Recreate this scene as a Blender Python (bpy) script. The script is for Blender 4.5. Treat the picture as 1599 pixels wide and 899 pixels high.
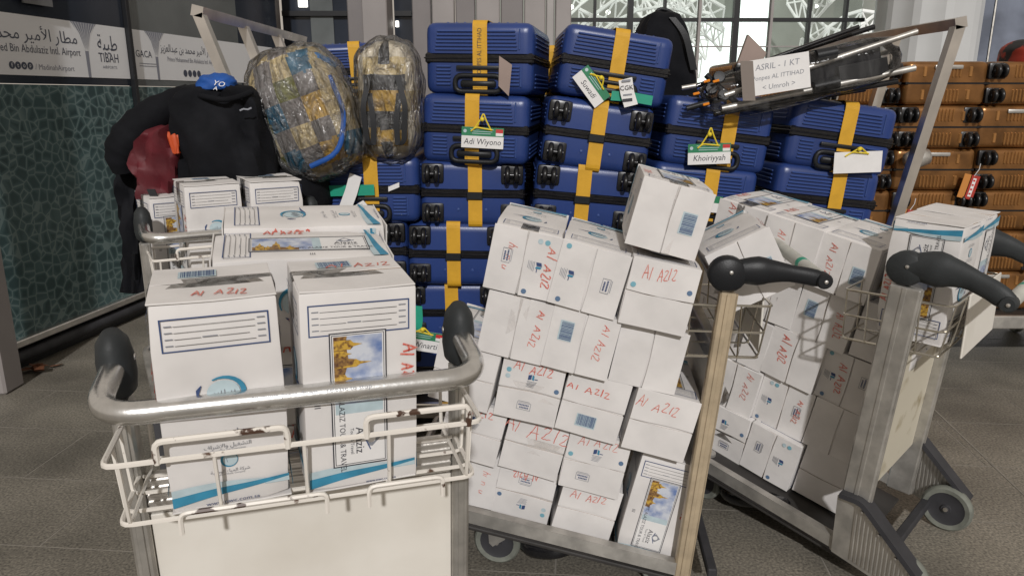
import bpy, bmesh, math, random
from mathutils import Vector, Matrix, Euler
random.seed(7)
for o in list(bpy.data.objects): bpy.data.objects.remove(o)
SC = bpy.context.scene
COL = SC.collection
R = math.radians
# ------------------------------------------------------------------ camera, world, sun, exposure
CAM_H, CAM_P, CAM_F = 1.52, 14.4, 1165.0          # metres, degrees down, focal length in 1599ths of the width
cd = bpy.data.cameras.new('camera'); cam = bpy.data.objects.new('camera', cd); COL.objects.link(cam)
cam.location = (0, 0, CAM_H); cam.rotation_euler = (R(90 - CAM_P), 0, 0)
cd.sensor_width = 36.0; cd.lens = 36.0 * CAM_F / 1599.0; cd.clip_start = 0.05; cd.clip_end = 200
SC.camera = cam
W = bpy.data.worlds.new('World'); SC.world = W; W.use_nodes = True
bg = W.node_tree.nodes['Background']
bg.inputs[0].default_value = (1.0, 0.89, 0.77, 1); bg.inputs[1].default_value = 0.44   # the dim glow of the lit forecourt at night
sl = bpy.data.lights.new('floodlight', 'SUN'); sl.energy = 2.38; sl.angle = R(1.6); sl.color = (1.0, 0.98, 0.97)
so = bpy.data.objects.new('floodlight', sl); COL.objects.link(so)
SUN_FROM = Vector((0.06, -0.86, 0.50)).normalized()      # the flood lamps stand behind the camera
so.rotation_euler = SUN_FROM.to_track_quat('Z', 'Y').to_euler()
SC.view_settings.view_transform = 'Standard'; SC.view_settings.look = 'None'
SC.view_settings.exposure = 0.0; SC.view_settings.gamma = 1.0

# ------------------------------------------------------------------ helpers
def link(o, parent=None):
    COL.objects.link(o)
    if parent is not None: o.parent = parent
    return o
def empty(name, M=None, label=None, cat=None, group=None):
    o = bpy.data.objects.new(name, None); COL.objects.link(o); o.empty_display_size = 0.05
    if M is not None: o.matrix_world = M
    if label: o['label'] = label
    if cat: o['category'] = cat
    if group: o['group'] = group
    return o
def tag(o, label, cat, group=None):
    o['label'] = label; o['category'] = cat
    if group: o['group'] = group
    return o
def mesh_of(bm, name, mats, smooth=0.0):
    me = bpy.data.meshes.new(name); bm.normal_update(); bm.to_mesh(me); bm.free()
    for m in (mats if isinstance(mats, (list, tuple)) else [mats]): me.materials.append(m)
    if smooth:
        for p in me.polygons: p.use_smooth = True
        try: me.set_sharp_from_angle(angle=R(smooth))
        except Exception: pass
    return me
def obj(name, me, parent=None, M=None):
    o = bpy.data.objects.new(name, me); link(o, parent)
    if name in ('printed_side', 'printed_dots', 'marker_writing', 'printed_stamp', 'printed_emblem', 'barcode'): o['kind'] = 'stuff'    # flat print
    if M is not None: o.matrix_local = M
    return o
SMALL = {'moulded_ribs', 'ribs', 'bolts', 'screw', 'cross_wires', 'raised_rail', 'castor_fork', 'string'}    # many pieces too small to pick apart
def part(name, bm, mats, parent=None, M=None, smooth=0.0):
    o = obj(name, mesh_of(bm, name, mats, smooth), parent, M)
    if name in SMALL: o['kind'] = 'stuff'
    return o
def T(x, y, z): return Matrix.Translation((x, y, z))
def RX(a): return Matrix.Rotation(R(a), 4, 'X')
def RY(a): return Matrix.Rotation(R(a), 4, 'Y')
def RZ(a): return Matrix.Rotation(R(a), 4, 'Z')
def basis(p, x, y, z):
    return Matrix(((x[0], y[0], z[0], p[0]), (x[1], y[1], z[1], p[1]), (x[2], y[2], z[2], p[2]), (0, 0, 0, 1)))
def ray(px, py):
    u, v = (px - 800) / CAM_F, -(py - 450) / CAM_F; c, s = math.cos(R(CAM_P)), math.sin(R(CAM_P))
    return Vector((u, c + v * s, -s + v * c))
def aty(px, py, y): d = ray(px, py); return Vector((0, 0, CAM_H)) + d * (y / d.y)   # where the sight line through a photo point meets the plane y
def atz(px, py, z): d = ray(px, py); return Vector((0, 0, CAM_H)) + d * ((z - CAM_H) / d.z)

def bx(bm, c, s, bev=0.0, M=None, mi=0, seg=1):
    r = bmesh.ops.create_cube(bm, size=1.0); vs = r['verts']
    bmesh.ops.scale(bm, vec=s, verts=vs)
    if bev > 0:
        es = list({e for v in vs for e in v.link_edges})
        rb = bmesh.ops.bevel(bm, geom=es, offset=bev, segments=seg, profile=0.6, affect='EDGES', clamp_overlap=True)
        vs = list({v for f in rb['faces'] for v in f.verts} | {v for v in vs if v.is_valid})
        fs = {f for v in vs for f in v.link_faces}; vs = list({v for f in fs for v in f.verts})
    bmesh.ops.translate(bm, vec=c, verts=vs)
    if M is not None: bmesh.ops.transform(bm, matrix=M, verts=vs)
    for f in {f for v in vs for f in v.link_faces}: f.material_index = mi
    return vs
def fillet(pts, r, n=5, closed=False):
    P = [Vector(p) for p in pts]; out = []
    N = len(P)
    for i in range(N):
        if not closed and i in (0, N - 1): out.append(P[i]); continue
        a, b, c = P[i - 1], P[i], P[(i + 1) % N]
        d1, d2 = (a - b), (c - b); l = min(r, d1.length * .48, d2.length * .48)
        p, q = b + d1.normalized() * l, b + d2.normalized() * l
        for k in range(n + 1):
            t = k / n; out.append(p * (1 - t) ** 2 + b * 2 * t * (1 - t) + q * t * t)
    return out
def tube(bm, pts, r, n=8, mi=0, closed=False, radii=None, flat=1.0, up=None):
    P = [Vector(p) for p in pts]; N = len(P); rings = []
    nrm = None
    for i in range(N):
        if closed: t = (P[(i + 1) % N] - P[i - 1]).normalized()
        else: t = (P[min(i + 1, N - 1)] - P[max(i - 1, 0)]).normalized()
        if nrm is None:
            g = Vector(up) if up is not None else (Vector((0, 0, 1)) if abs(t.z) < .9 else Vector((0, 1, 0)))
            nrm = (g - t * g.dot(t)).normalized()
        else:
            nrm = (nrm - t * nrm.dot(t)); nrm = nrm.normalized() if nrm.length > 1e-6 else Vector((1, 0, 0))
        b = t.cross(nrm); rr = radii[i] if radii else r
        rings.append([bm.verts.new(P[i] + nrm * (rr * math.cos(2 * math.pi * k / n)) + b * (rr * flat * math.sin(2 * math.pi * k / n))) for k in range(n)])
    fs = []
    for i in range(N if closed else N - 1):
        A, B = rings[i], rings[(i + 1) % N]
        for k in range(n): fs.append(bm.faces.new((A[k], A[(k + 1) % n], B[(k + 1) % n], B[k])))
    if not closed:
        fs.append(bm.faces.new(rings[0][::-1])); fs.append(bm.faces.new(rings[-1]))
    for f in fs: f.material_index = mi
def strap(bm, pts, w, th, side, mi=0):
    """flat band of width w along pts; side = width direction"""
    P = [Vector(p) for p in pts]; s = Vector(side).normalized(); rings = []
    for i, p in enumerate(P):
        t = (P[min(i + 1, len(P) - 1)] - P[max(i - 1, 0)]).normalized(); n = t.cross(s).normalized()
        rings.append([bm.verts.new(p + s * (a * w / 2) + n * (b * th / 2)) for a, b in ((-1, -1), (1, -1), (1, 1), (-1, 1))])
    fs = []
    for A, B in zip(rings, rings[1:]):
        for k in range(4): fs.append(bm.faces.new((A[k], A[(k + 1) % 4], B[(k + 1) % 4], B[k])))
    fs.append(bm.faces.new(rings[0][::-1])); fs.append(bm.faces.new(rings[-1]))
    for f in fs: f.material_index = mi
def lathe(bm, prof, n=24, M=None, mi=0):
    """revolve (radius, height) pairs about z; closed at both ends when radius 0"""
    rings = []
    for r_, z in prof:
        if r_ < 1e-6: rings.append([bm.verts.new((0, 0, z))])
        else: rings.append([bm.verts.new((r_ * math.cos(2 * math.pi * k / n), r_ * math.sin(2 * math.pi * k / n), z)) for k in range(n)])
    fs = []
    for A, B in zip(rings, rings[1:]):
        for k in range(n):
            q = [A[k % len(A)], A[(k + 1) % len(A)], B[(k + 1) % len(B)], B[k % len(B)]]
            u = []
            for v in q:
                if v not in u: u.append(v)
            if len(u) > 2: fs.append(bm.faces.new(u))
    for f in fs: f.material_index = mi
    if M is not None: bmesh.ops.transform(bm, matrix=M, verts=[v for r_ in rings for v in r_])
def prism(bm, poly, z0, z1, M=None, mi=0):
    a = [bm.verts.new((x, y, z0)) for x, y in poly]; b = [bm.verts.new((x, y, z1)) for x, y in poly]; n = len(poly)
    fs = [bm.faces.new(a[::-1]), bm.faces.new(b)]
    for k in range(n): fs.append(bm.faces.new((a[k], a[(k + 1) % n], b[(k + 1) % n], b[k])))
    for f in fs: f.material_index = mi
    if M is not None: bmesh.ops.transform(bm, matrix=M, verts=a + b)
def clone_tree(o, parent=None):
    c = o.copy(); COL.objects.link(c); c.parent = parent
    for ch in KIDS.get(o.name, list(o.children)): clone_tree(ch, c)
    return c
KIDS = {}

# ------------------------------------------------------------------ materials
def mat(name, col, rough=0.5, metal=0.0, var=0.0, vscale=8.0, bump=0.0, bscale=60.0, spec=0.5, col2=None, coat=0.0, detail=4.0, emit=0.0, lo=0.35, hi=0.65, wear=None):
    m = bpy.data.materials.new(name); m.use_nodes = True; nt = m.node_tree; p = nt.nodes['Principled BSDF']
    p.inputs['Base Color'].default_value = (*col, 1); p.inputs['Roughness'].default_value = rough; p.inputs['Metallic'].default_value = metal
    p.inputs['Specular IOR Level'].default_value = spec; p.inputs['Coat Weight'].default_value = coat
    tc = nt.nodes.new('ShaderNodeTexCoord')
    if var > 0 or col2:
        n = nt.nodes.new('ShaderNodeTexNoise'); n.inputs['Scale'].default_value = vscale; n.inputs['Detail'].default_value = detail
        nt.links.new(tc.outputs['Object'], n.inputs['Vector'])
        cr = nt.nodes.new('ShaderNodeValToRGB'); c2 = col2 or tuple(max(0, c * (1 - var)) for c in col)
        cr.color_ramp.elements[0].position = lo; cr.color_ramp.elements[1].position = hi
        cr.color_ramp.elements[0].color = (*c2, 1); cr.color_ramp.elements[1].color = (*col, 1)
        nt.links.new(n.outputs[0], cr.inputs[0]); nt.links.new(cr.outputs[0], p.inputs['Base Color'])
        mr = nt.nodes.new('ShaderNodeMapRange'); mr.inputs[3].default_value = min(1, rough * 1.25); mr.inputs[4].default_value = rough * 0.85
        nt.links.new(n.outputs[0], mr.inputs[0]); nt.links.new(mr.outputs[0], p.inputs['Roughness'])
    if bump > 0:
        n2 = nt.nodes.new('ShaderNodeTexNoise'); n2.inputs['Scale'].default_value = bscale; n2.inputs['Detail'].default_value = 3
        nt.links.new(tc.outputs['Object'], n2.inputs['Vector'])
        b = nt.nodes.new('ShaderNodeBump'); b.inputs['Strength'].default_value = bump; b.inputs['Distance'].default_value = 0.01
        nt.links.new(n2.outputs[0], b.inputs['Height']); nt.links.new(b.outputs[0], p.inputs['Normal'])
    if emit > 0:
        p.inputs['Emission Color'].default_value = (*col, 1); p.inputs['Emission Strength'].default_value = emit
    return m
def film_mat(name, base=0.10, tint=(1, 1, 1), bscale=22.0, bstr=0.9, rough=0.12, dist=0.02, milk=0.0, stretch=1.0):
    """clear stretch film: mostly see-through, with wrinkled glossy streaks"""
    m = bpy.data.materials.new(name); m.use_nodes = True; nt = m.node_tree; nt.nodes.remove(nt.nodes['Principled BSDF'])
    out = nt.nodes['Material Output']
    tr = nt.nodes.new('ShaderNodeBsdfTransparent'); tr.inputs[0].default_value = (*tint, 1)
    gl = nt.nodes.new('ShaderNodeBsdfGlossy'); gl.inputs['Roughness'].default_value = rough
    tc = nt.nodes.new('ShaderNodeTexCoord'); n = nt.nodes.new('ShaderNodeTexNoise'); n.inputs['Scale'].default_value = bscale; n.inputs['Detail'].default_value = 5; n.inputs['Distortion'].default_value = 1.5
    mp = nt.nodes.new('ShaderNodeMapping'); mp.inputs['Rotation'].default_value = (0, .5, 0); mp.inputs['Scale'].default_value = (1, 1, stretch); nt.links.new(tc.outputs['Object'], mp.inputs[0]); nt.links.new(mp.outputs[0], n.inputs['Vector'])
    b = nt.nodes.new('ShaderNodeBump'); b.inputs['Strength'].default_value = bstr; b.inputs['Distance'].default_value = dist
    nt.links.new(n.outputs[0], b.inputs['Height']); nt.links.new(b.outputs[0], gl.inputs['Normal'])
    fr = nt.nodes.new('ShaderNodeFresnel'); fr.inputs[0].default_value = 1.45; nt.links.new(b.outputs[0], fr.inputs['Normal'])
    ad = nt.nodes.new('ShaderNodeMath'); ad.operation = 'ADD'; ad.inputs[1].default_value = base; ad.use_clamp = True
    nt.links.new(fr.outputs[0], ad.inputs[0])
    mx = nt.nodes.new('ShaderNodeMixShader'); nt.links.new(ad.outputs[0], mx.inputs[0]); nt.links.new(tr.outputs[0], mx.inputs[1]); nt.links.new(gl.outputs[0], mx.inputs[2])
    if milk > 0:
        df = nt.nodes.new('ShaderNodeBsdfDiffuse'); df.inputs[0].default_value = (.8, .8, .8, 1); nt.links.new(b.outputs[0], df.inputs['Normal'])
        r2 = nt.nodes.new('ShaderNodeMapRange'); r2.inputs[1].default_value = .40; r2.inputs[2].default_value = .72; r2.inputs[3].default_value = 0; r2.inputs[4].default_value = milk; nt.links.new(n.outputs[0], r2.inputs[0])
        m2 = nt.nodes.new('ShaderNodeMixShader'); nt.links.new(r2.outputs[0], m2.inputs[0]); nt.links.new(mx.outputs[0], m2.inputs[1]); nt.links.new(df.outputs[0], m2.inputs[2]); nt.links.new(m2.outputs[0], out.inputs[0])
    else: nt.links.new(mx.outputs[0], out.inputs[0])
    return m
M = {}
M['card'] = mat('white_cardboard', (0.69, 0.668, 0.652), 0.62, var=0.15, vscale=6, bump=0.30, bscale=8, lo=0.28, hi=0.55)
M['kraft'] = mat('brown_board', (0.42, 0.29, 0.18), 0.75, var=0.15, vscale=20)
M['tape'] = film_mat('packing_tape', 0.0, (0.975, 0.965, 0.955), 30, 0.2, 0.25, 0.003, 0.22)
M['film'] = film_mat('stretch_film', 0.03, (0.99, 0.99, 0.99), 22, 1.0, 0.15, 0.04, 0.13, 0.4)
M['film2'] = film_mat('thin_film', 0.0, (0.99, 0.99, 0.99), 14, 0.6, 0.15, 0.015, 0.04, 0.3)
M['red'] = mat('red_marker', (0.58, 0.10, 0.07), 0.6, col2=(0.66, 0.36, 0.30), vscale=60, lo=0.25, hi=0.6)
M['navy'] = mat('navy_print', (0.035, 0.065, 0.17), 0.5)
M['ink'] = mat('black_print', (0.035, 0.035, 0.045), 0.5)
M['grey_ink'] = mat('grey_print', (0.22, 0.23, 0.26), 0.5)
M['aqua'] = mat('aqua_print', (0.04, 0.25, 0.40), 0.5, var=0.3, vscale=20)
M['pale'] = mat('pale_aqua_print', (0.46, 0.57, 0.61), 0.5, var=0.15, vscale=30)
M['dot'] = mat('slate_blue_dot', (.10, .17, .28), .5)
M['dot_teal'] = mat('teal_dot', (.17, .38, .46), .5)
M['white'] = mat('white_paper', (0.72, 0.71, 0.70), 0.6, var=0.05, vscale=20)
M['sky_print'] = mat('printed_sky', (0.10, 0.17, 0.38), 0.4, col2=(0.55, 0.58, 0.64), vscale=22, lo=0.40, hi=0.68)
M['gold_print'] = mat('printed_gold', (0.52, 0.32, 0.05), 0.4, col2=(0.12, 0.05, 0.02), vscale=120, lo=0.35, hi=0.55)
M['brown_print'] = mat('printed_brown', (0.09, 0.04, 0.025), 0.4, col2=(0.30, 0.17, 0.05), vscale=160)
M['alu'] = mat('aluminium', (0.78, 0.76, 0.73), 0.36, 1.0, var=0.22, vscale=12, bump=0.05, bscale=90)
M['alu_dull'] = mat('worn_aluminium', (0.62, 0.60, 0.56), 0.42, 0.8, var=0.35, vscale=14, bump=0.06, bscale=60)
M['chrome'] = mat('brushed_steel_tube', (0.80, 0.80, 0.79), 0.24, 1.0, var=0.2, vscale=25, bump=0.03, bscale=140)
M['steel'] = mat('stainless_frame', (0.76, 0.72, 0.67), 0.28, 1.0, var=0.25, vscale=8)
M['wire'] = mat('bright_wire', (0.6, 0.57, 0.5), 0.25, 1.0)
M['wire_white'] = mat('white_enamel_wire', (0.74, 0.70, 0.64), 0.35, col2=(0.10, 0.055, 0.035), vscale=38, lo=0.30, hi=0.37, detail=6, coat=0.2)
M['wire_rust'] = mat('chipped_white_wire', (0.74, 0.70, 0.64), 0.4, col2=(0.07, 0.035, 0.022), vscale=26, lo=0.40, hi=0.43, detail=8)
M['post_warm_lit'] = mat('warm_lit_aluminium_post', (0.60, 0.49, 0.34), 0.42, 0.55, var=0.25, vscale=16, bump=0.05, bscale=60)  # aluminium post; the tan is warm reflected light put into its colour
M['panel'] = mat('cream_panel', (0.74, 0.71, 0.65), 0.5, col2=(0.64, 0.605, 0.54), vscale=4, lo=0.3, hi=0.6, bump=0.03, bscale=20)
M['panel_dirty'] = mat('stained_panel', (0.56, 0.52, 0.42), 0.5, col2=(0.30, 0.25, 0.15), vscale=8, lo=0.30, hi=0.44)
M['plastic'] = mat('black_plastic', (0.012, 0.013, 0.015), 0.42, bump=0.08, bscale=300, spec=0.3)
M['plastic_gloss'] = mat('glossy_black_plastic', (0.012, 0.012, 0.014), 0.16, var=0.3, vscale=30)
M['grip'] = mat('dark_grey_grip', (0.034, 0.038, 0.040), 0.5, spec=0.3, var=0.25, vscale=20, bump=0.06, bscale=200)
M['rubber'] = mat('grey_rubber_tyre', (0.20, 0.21, 0.18), 0.7, var=0.35, vscale=18)
M['rubber_dark'] = mat('dark_rubber', (0.035, 0.035, 0.04), 0.65, var=0.3, vscale=12)
M['deck'] = mat('dark_deck', (0.035, 0.032, 0.03), 0.55, var=0.3, vscale=10)
M['blue'] = mat('blue_shell', (0.020, 0.046, 0.180), 0.33, var=0.25, vscale=3.5, bump=0.05, bscale=240)
M['blue_rib'] = mat('blue_shell_rib', (0.036, 0.072, 0.235), 0.29, var=0.12, vscale=6)
M['zip'] = mat('zip_band', (0.008, 0.008, 0.010), 0.22, var=0.4, vscale=40, bump=0.15, bscale=120)
M['yellow'] = mat('yellow_strap', (0.62, 0.335, 0.016), 0.6, var=0.12, vscale=20, bump=0.12, bscale=200)
M['yellow_string'] = mat('yellow_string', (0.72, 0.56, 0.03), 0.6)
M['green'] = mat('green_card', (0.02, 0.20, 0.09), 0.45, var=0.15, vscale=30)
M['teal'] = mat('teal_tag', (0.012, 0.30, 0.19), 0.4, var=0.1, vscale=20)
M['flag_red'] = mat('flag_red', (0.5, 0.03, 0.03), 0.5)
M['copper'] = mat('copper_shell', (0.30, 0.140, 0.046), 0.28, 0.55, var=0.55, vscale=7, bump=0.05, bscale=160)
M['copper_rib'] = mat('copper_rib', (0.46, 0.225, 0.075), 0.26, 0.55, var=0.2, vscale=14)
M['dark_wheel'] = mat('black_castor', (0.012, 0.012, 0.013), 0.30, var=0.3, vscale=30)
M['jacket'] = mat('black_cloth', (0.006, 0.0065, 0.009), 0.8, var=0.35, vscale=9, bump=0.8, bscale=11, spec=0.2)
M['maroon'] = mat('maroon_cloth', (0.115, 0.009, 0.016), 0.62, var=0.35, vscale=9, bump=0.4, bscale=14)
M['orange'] = mat('orange_cloth', (0.50, 0.07, 0.015), 0.6)
M['cap_blue'] = mat('blue_cap_cloth', (0.006, 0.075, 0.33), 0.65, var=0.15, vscale=20, bump=0.15, bscale=60)
M['bag_blue'] = mat('blue_plastic_bag', (0.005, 0.17, 0.47), 0.35, var=0.3, vscale=14, bump=0.4, bscale=24)
M['brown_paper'] = mat('brown_paper', (0.30, 0.23, 0.20), 0.7, var=0.1)

# ------------------------------------------------------------------ flat print (decals are thin sheets lying on the board)
TXT = {}
def text_mesh(s, size, shear=0.0, align='CENTER'):
    k = (s, size, shear, align)
    if k not in TXT:
        c = bpy.data.curves.new('t', 'FONT'); c.body = s; c.size = size; c.shear = shear; c.align_x = align; c.align_y = 'CENTER'; c.resolution_u = 2; c.fill_mode = 'FRONT'
        o = bpy.data.objects.new('t', c); COL.objects.link(o)
        dg = bpy.context.evaluated_depsgraph_get()
        TXT[k] = bpy.data.meshes.new_from_object(o.evaluated_get(dg)); bpy.data.objects.remove(o); bpy.data.curves.remove(c)
    return TXT[k]
class Print:
    def __init__(s): s.bm = bmesh.new(); s.mats = []
    def mi(s, m):
        if M[m] not in s.mats: s.mats.append(M[m])
        return s.mats.index(M[m])
    def poly(s, pts, m, z=0.0):
        f = s.bm.faces.new([s.bm.verts.new((x, y, z)) for x, y in pts]); f.normal_update()
        if f.normal.z < 0: f.normal_flip()
        f.material_index = s.mi(m); return s
    def rect(s, x0, y0, x1, y1, m, z=0.0): return s.poly([(x0, y0), (x1, y0), (x1, y1), (x0, y1)], m, z)
    def frame(s, x0, y0, x1, y1, t, m, z=0.0):
        s.rect(x0, y0, x1, y0 + t, m, z); s.rect(x0, y1 - t, x1, y1, m, z); s.rect(x0, y0 + t, x0 + t, y1 - t, m, z); return s.rect(x1 - t, y0 + t, x1, y1 - t, m, z)
    def line(s, pts, w, m, z=0.0, taper=False):
        P = [Vector((x, y)) for x, y in pts]; n = len(P); k = s.mi(m); L = []
        for i in range(n):
            t = P[min(i + 1, n - 1)] - P[max(i - 1, 0)]; t = t.normalized() if t.length > 0 else Vector((1, 0)); q = Vector((-t.y, t.x))
            ww = w * (0.25 + 0.75 * math.sin(math.pi * min(1, max(0.02, i / (n - 1))))) if taper else w
            L.append((s.bm.verts.new((*(P[i] + q * ww / 2), z)), s.bm.verts.new((*(P[i] - q * ww / 2), z))))
        for a, b in zip(L, L[1:]):
            f = s.bm.faces.new((a[1], b[1], b[0], a[0])); f.material_index = k
        return s
    def disc(s, x, y, r, m, z=0.0, ry=None, n=20): return s.poly([(x + r * math.cos(2 * math.pi * i / n), y + (ry or r) * math.sin(2 * math.pi * i / n)) for i in range(n)], m, z)
    def text(s, t, x, y, size, m, z=0.0, rot=0, shear=0.0, align='CENTER', sx=1.0):
        me = text_mesh(t, size, shear, align); k = s.mi(m); n0 = len(s.bm.verts); f0 = len(s.bm.faces)
        s.bm.from_mesh(me); s.bm.verts.ensure_lookup_table(); s.bm.faces.ensure_lookup_table()
        bmesh.ops.transform(s.bm, matrix=T(x, y, z) @ RZ(rot) @ Matrix.Diagonal((sx, 1, 1, 1)), verts=s.bm.verts[n0:])
        for f in s.bm.faces[f0:]: f.material_index = k
        return s
    def hand(s, word, x, y, h, m, w, z=0.0, rot=0, seed=0, slant=0.12):
        rnd = random.Random(seed * 7 + 1); slant += rnd.uniform(-.12, .16); w *= rnd.uniform(.7, 1.25); cx = 0; ca, sa = math.cos(R(rot)), math.sin(R(rot)); out = []
        for ch in word:
            if ch == ' ': cx += .55; continue
            strokes, adv = HAND[ch]; hs, hy, ws = rnd.uniform(.78, 1.2), rnd.uniform(-.14, .14), rnd.uniform(.8, 1.2)
            for st in strokes:
                q = []
                for i in range(len(st) - 1):
                    for k in range(3):
                        t = k / 3; q.append((st[i][0] * (1 - t) + st[i + 1][0] * t, st[i][1] * (1 - t) + st[i + 1][1] * t))
                q.append(st[-1]); out.append([(cx + a * ws + slant * b + rnd.uniform(-.025, .025), b * hs + hy + rnd.uniform(-.025, .025)) for a, b in q])
            cx += adv * ws * rnd.uniform(.9, 1.15)
        for q in out:
            s.line([(x + ((a - cx / 2) * ca - (b - .5) * sa) * h, y + ((a - cx / 2) * sa + (b - .5) * ca) * h) for a, b in q], w, m, z)
        return s
    def mesh(s, name): return mesh_of(s.bm, name, s.mats)
HAND = {'A': ([[(0, 0), (.12, .35), (.33, 1.0), (.5, .5), (.62, 0)], [(.08, .36), (.35, .42), (.62, .40)]], .85),
        'l': ([[(0, 0), (.03, .5), (.06, 1)]], .35), 'I': ([[(.05, 0), (.05, .5), (.07, 1)]], .34),
        'Z': ([[(0, .86), (.18, 1), (.42, .95), (.36, .66), (.06, .08), (.3, .04), (.6, .10)]], .76),
        'h': ([[(0, 0), (.04, 1)], [(.02, .4), (.2, .6), (.34, .4), (.36, 0)]], .6), 'n': ([[(0, .6), (.02, 0)], [(.02, .4), (.2, .62), (.36, .4), (.4, 0)]], .6),
        'u': ([[(0, .6), (.03, .1), (.2, 0), (.36, .2), (.4, .6), (.42, 0)]], .6), 'i': ([[(0, 0), (.02, .6)]], .3)}
# ================================================================== SETTING
M['granite'] = mat('granite', (0.335, 0.305, 0.25), 0.5, col2=(0.105, 0.097, 0.082), vscale=110, lo=0.32, hi=0.70, detail=8, bump=0.04, bscale=200)
def granite_detail():
    nt = M['granite'].node_tree; p = nt.nodes['Principled BSDF']
    cr = [n for n in nt.nodes if n.type == 'VALTORGB'][0]
    n = nt.nodes.new('ShaderNodeTexNoise'); n.inputs['Scale'].default_value = 1.9; n.inputs['Detail'].default_value = 9
    g = nt.nodes.new('ShaderNodeNewGeometry'); nt.links.new(g.outputs['Position'], n.inputs['Vector'])
    nf = [k for k in nt.nodes if k.type == 'TEX_NOISE' and k.inputs['Scale'].default_value == 110][0]; nt.links.new(g.outputs['Position'], nf.inputs['Vector'])
    r = nt.nodes.new('ShaderNodeMapRange'); r.inputs[1].default_value = .3; r.inputs[2].default_value = .7; r.inputs[3].default_value = .52; r.inputs[4].default_value = 1.16
    nt.links.new(n.outputs[0], r.inputs[0])
    mx = nt.nodes.new('ShaderNodeVectorMath'); mx.operation = 'SCALE'; nt.links.new(cr.outputs[0], mx.inputs[0]); nt.links.new(r.outputs[0], mx.inputs['Scale'])
    nt.links.new(mx.outputs[0], p.inputs['Base Color'])
granite_detail()
M['grout'] = mat('pale_grout', (0.32, 0.295, 0.255), 0.8, var=0.3, vscale=5)
bm = bmesh.new(); bx(bm, (0, 20, -0.0512), (120, 120, 0.1)); ground = part('ground', bm, M['grout']); ground['kind'] = 'structure'
bm = bmesh.new(); bx(bm, (0, 0, -0.0004), (0.894, 0.4445, 0.0008)); tile_me = mesh_of(bm, 'floor_slab', M['granite'])
for j in range(-1, 22):
    for i in range(-6, 9):
        x = (i + 0.45 * (j % 2)) * 0.90; y = 0.12 + j * 0.45
        p = RZ(-5) @ Vector((x, y, 0))
        if abs(p.x) > 0.95 * p.y + 1.2 or p.y < 0.4: continue
        obj('floor_slab', tile_me, ground, T(p.x, p.y, random.uniform(0, 0.0002)) @ RZ(-5))
bm = bmesh.new(); a, b = atz(1425, 607, 0), atz(1640, 812, 0)
strap(bm, [a + Vector((0, 0, .0012)), b + Vector((0, 0, .0012))], 0.006, 0.001, (b - a).cross(Vector((0, 0, 1)))); part('expansion_joint', bm, M['grout'], ground)

# ---------------------------------------------------------------- glass wall on the left
def glass_mat(name, col, pat=False, rough=0.10):
    m = mat(name, col, rough, var=0.5, vscale=1.2)
    if pat:
        nt = m.node_tree; p = nt.nodes['Principled BSDF']; tc = nt.nodes.new('ShaderNodeTexCoord')
        mp = nt.nodes.new('ShaderNodeMapping'); mp.inputs['Scale'].default_value = (1, 1, 1); nt.links.new(tc.outputs['Object'], mp.inputs[0])
        out = []
        for sc, wd in ((15.0, .055), (15.0, .20)):
            v = nt.nodes.new('ShaderNodeTexVoronoi'); v.feature = 'DISTANCE_TO_EDGE'; v.inputs['Scale'].default_value = sc; v.inputs['Randomness'].default_value = 0.72
            nt.links.new(mp.outputs[0], v.inputs['Vector'])
            r = nt.nodes.new('ShaderNodeMapRange'); r.inputs[1].default_value = wd * .5; r.inputs[2].default_value = wd; r.inputs[3].default_value = 1; r.inputs[4].default_value = 0
            nt.links.new(v.outputs['Distance'], r.inputs[0]); out.append(r)
        cr = [n for n in nt.nodes if n.type == 'VALTORGB'][0]
        mx = nt.nodes.new('ShaderNodeMix'); mx.data_type = 'RGBA'; mx.inputs[7].default_value = (0.15, 0.215, 0.215, 1)
        nt.links.new(out[0].outputs[0], mx.inputs[0]); nt.links.new(cr.outputs[0], mx.inputs[6])
        mx2 = nt.nodes.new('ShaderNodeMix'); mx2.data_type = 'RGBA'; mx2.inputs[7].default_value = (0.078, 0.138, 0.142, 1); 
        ml = nt.nodes.new('ShaderNodeMath'); ml.operation = 'MULTIPLY'; ml.inputs[1].default_value = .75; nt.links.new(out[1].outputs[0], ml.inputs[0])
        nt.links.new(ml.outputs[0], mx2.inputs[0]); nt.links.new(cr.outputs[0], mx2.inputs[6]); nt.links.new(mx2.outputs[2], mx.inputs[6])
        nt.links.new(mx.outputs[2], p.inputs['Base Color'])
    return m
M['frosted'] = glass_mat('patterned_dark_glass', (0.052, 0.102, 0.108), True, 0.22)
M['dark_glass'] = glass_mat('dark_window_glass', (0.034, 0.042, 0.058), False, 0.12)
M['grey_glass'] = glass_mat('grey_window_glass', (0.16, 0.175, 0.175), False, 0.2)
M['banner'] = mat('banner_film', (0.80, 0.81, 0.83), 0.5, var=0.06, vscale=2)
M['banner_ink'] = mat('banner_ink', (0.055, 0.065, 0.10), 0.5)
M['banner_grey'] = mat('banner_grey', (0.24, 0.25, 0.30), 0.5)
M['banner_teal'] = mat('banner_teal', (0.02, 0.17, 0.30), 0.5)
M['mullion'] = mat('black_mullion', (0.012, 0.013, 0.015), 0.35)
M['fin'] = mat('grey_clad', (0.29, 0.265, 0.255), 0.5, var=0.12, vscale=2.5)
WO = Vector((-2.83, 4.0, 0)); WD = Vector((0.158, 0.9874, 0)).normalized(); WN = WD.cross(Vector((0, 0, 1)))
WM = basis(WO, WD, WN, (0, 0, 1))       # local x along the wall, local y towards the room
gw = empty('glass_wall', WM, 'dark patterned glass wall with white airport banner along its length', 'glass wall')
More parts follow.
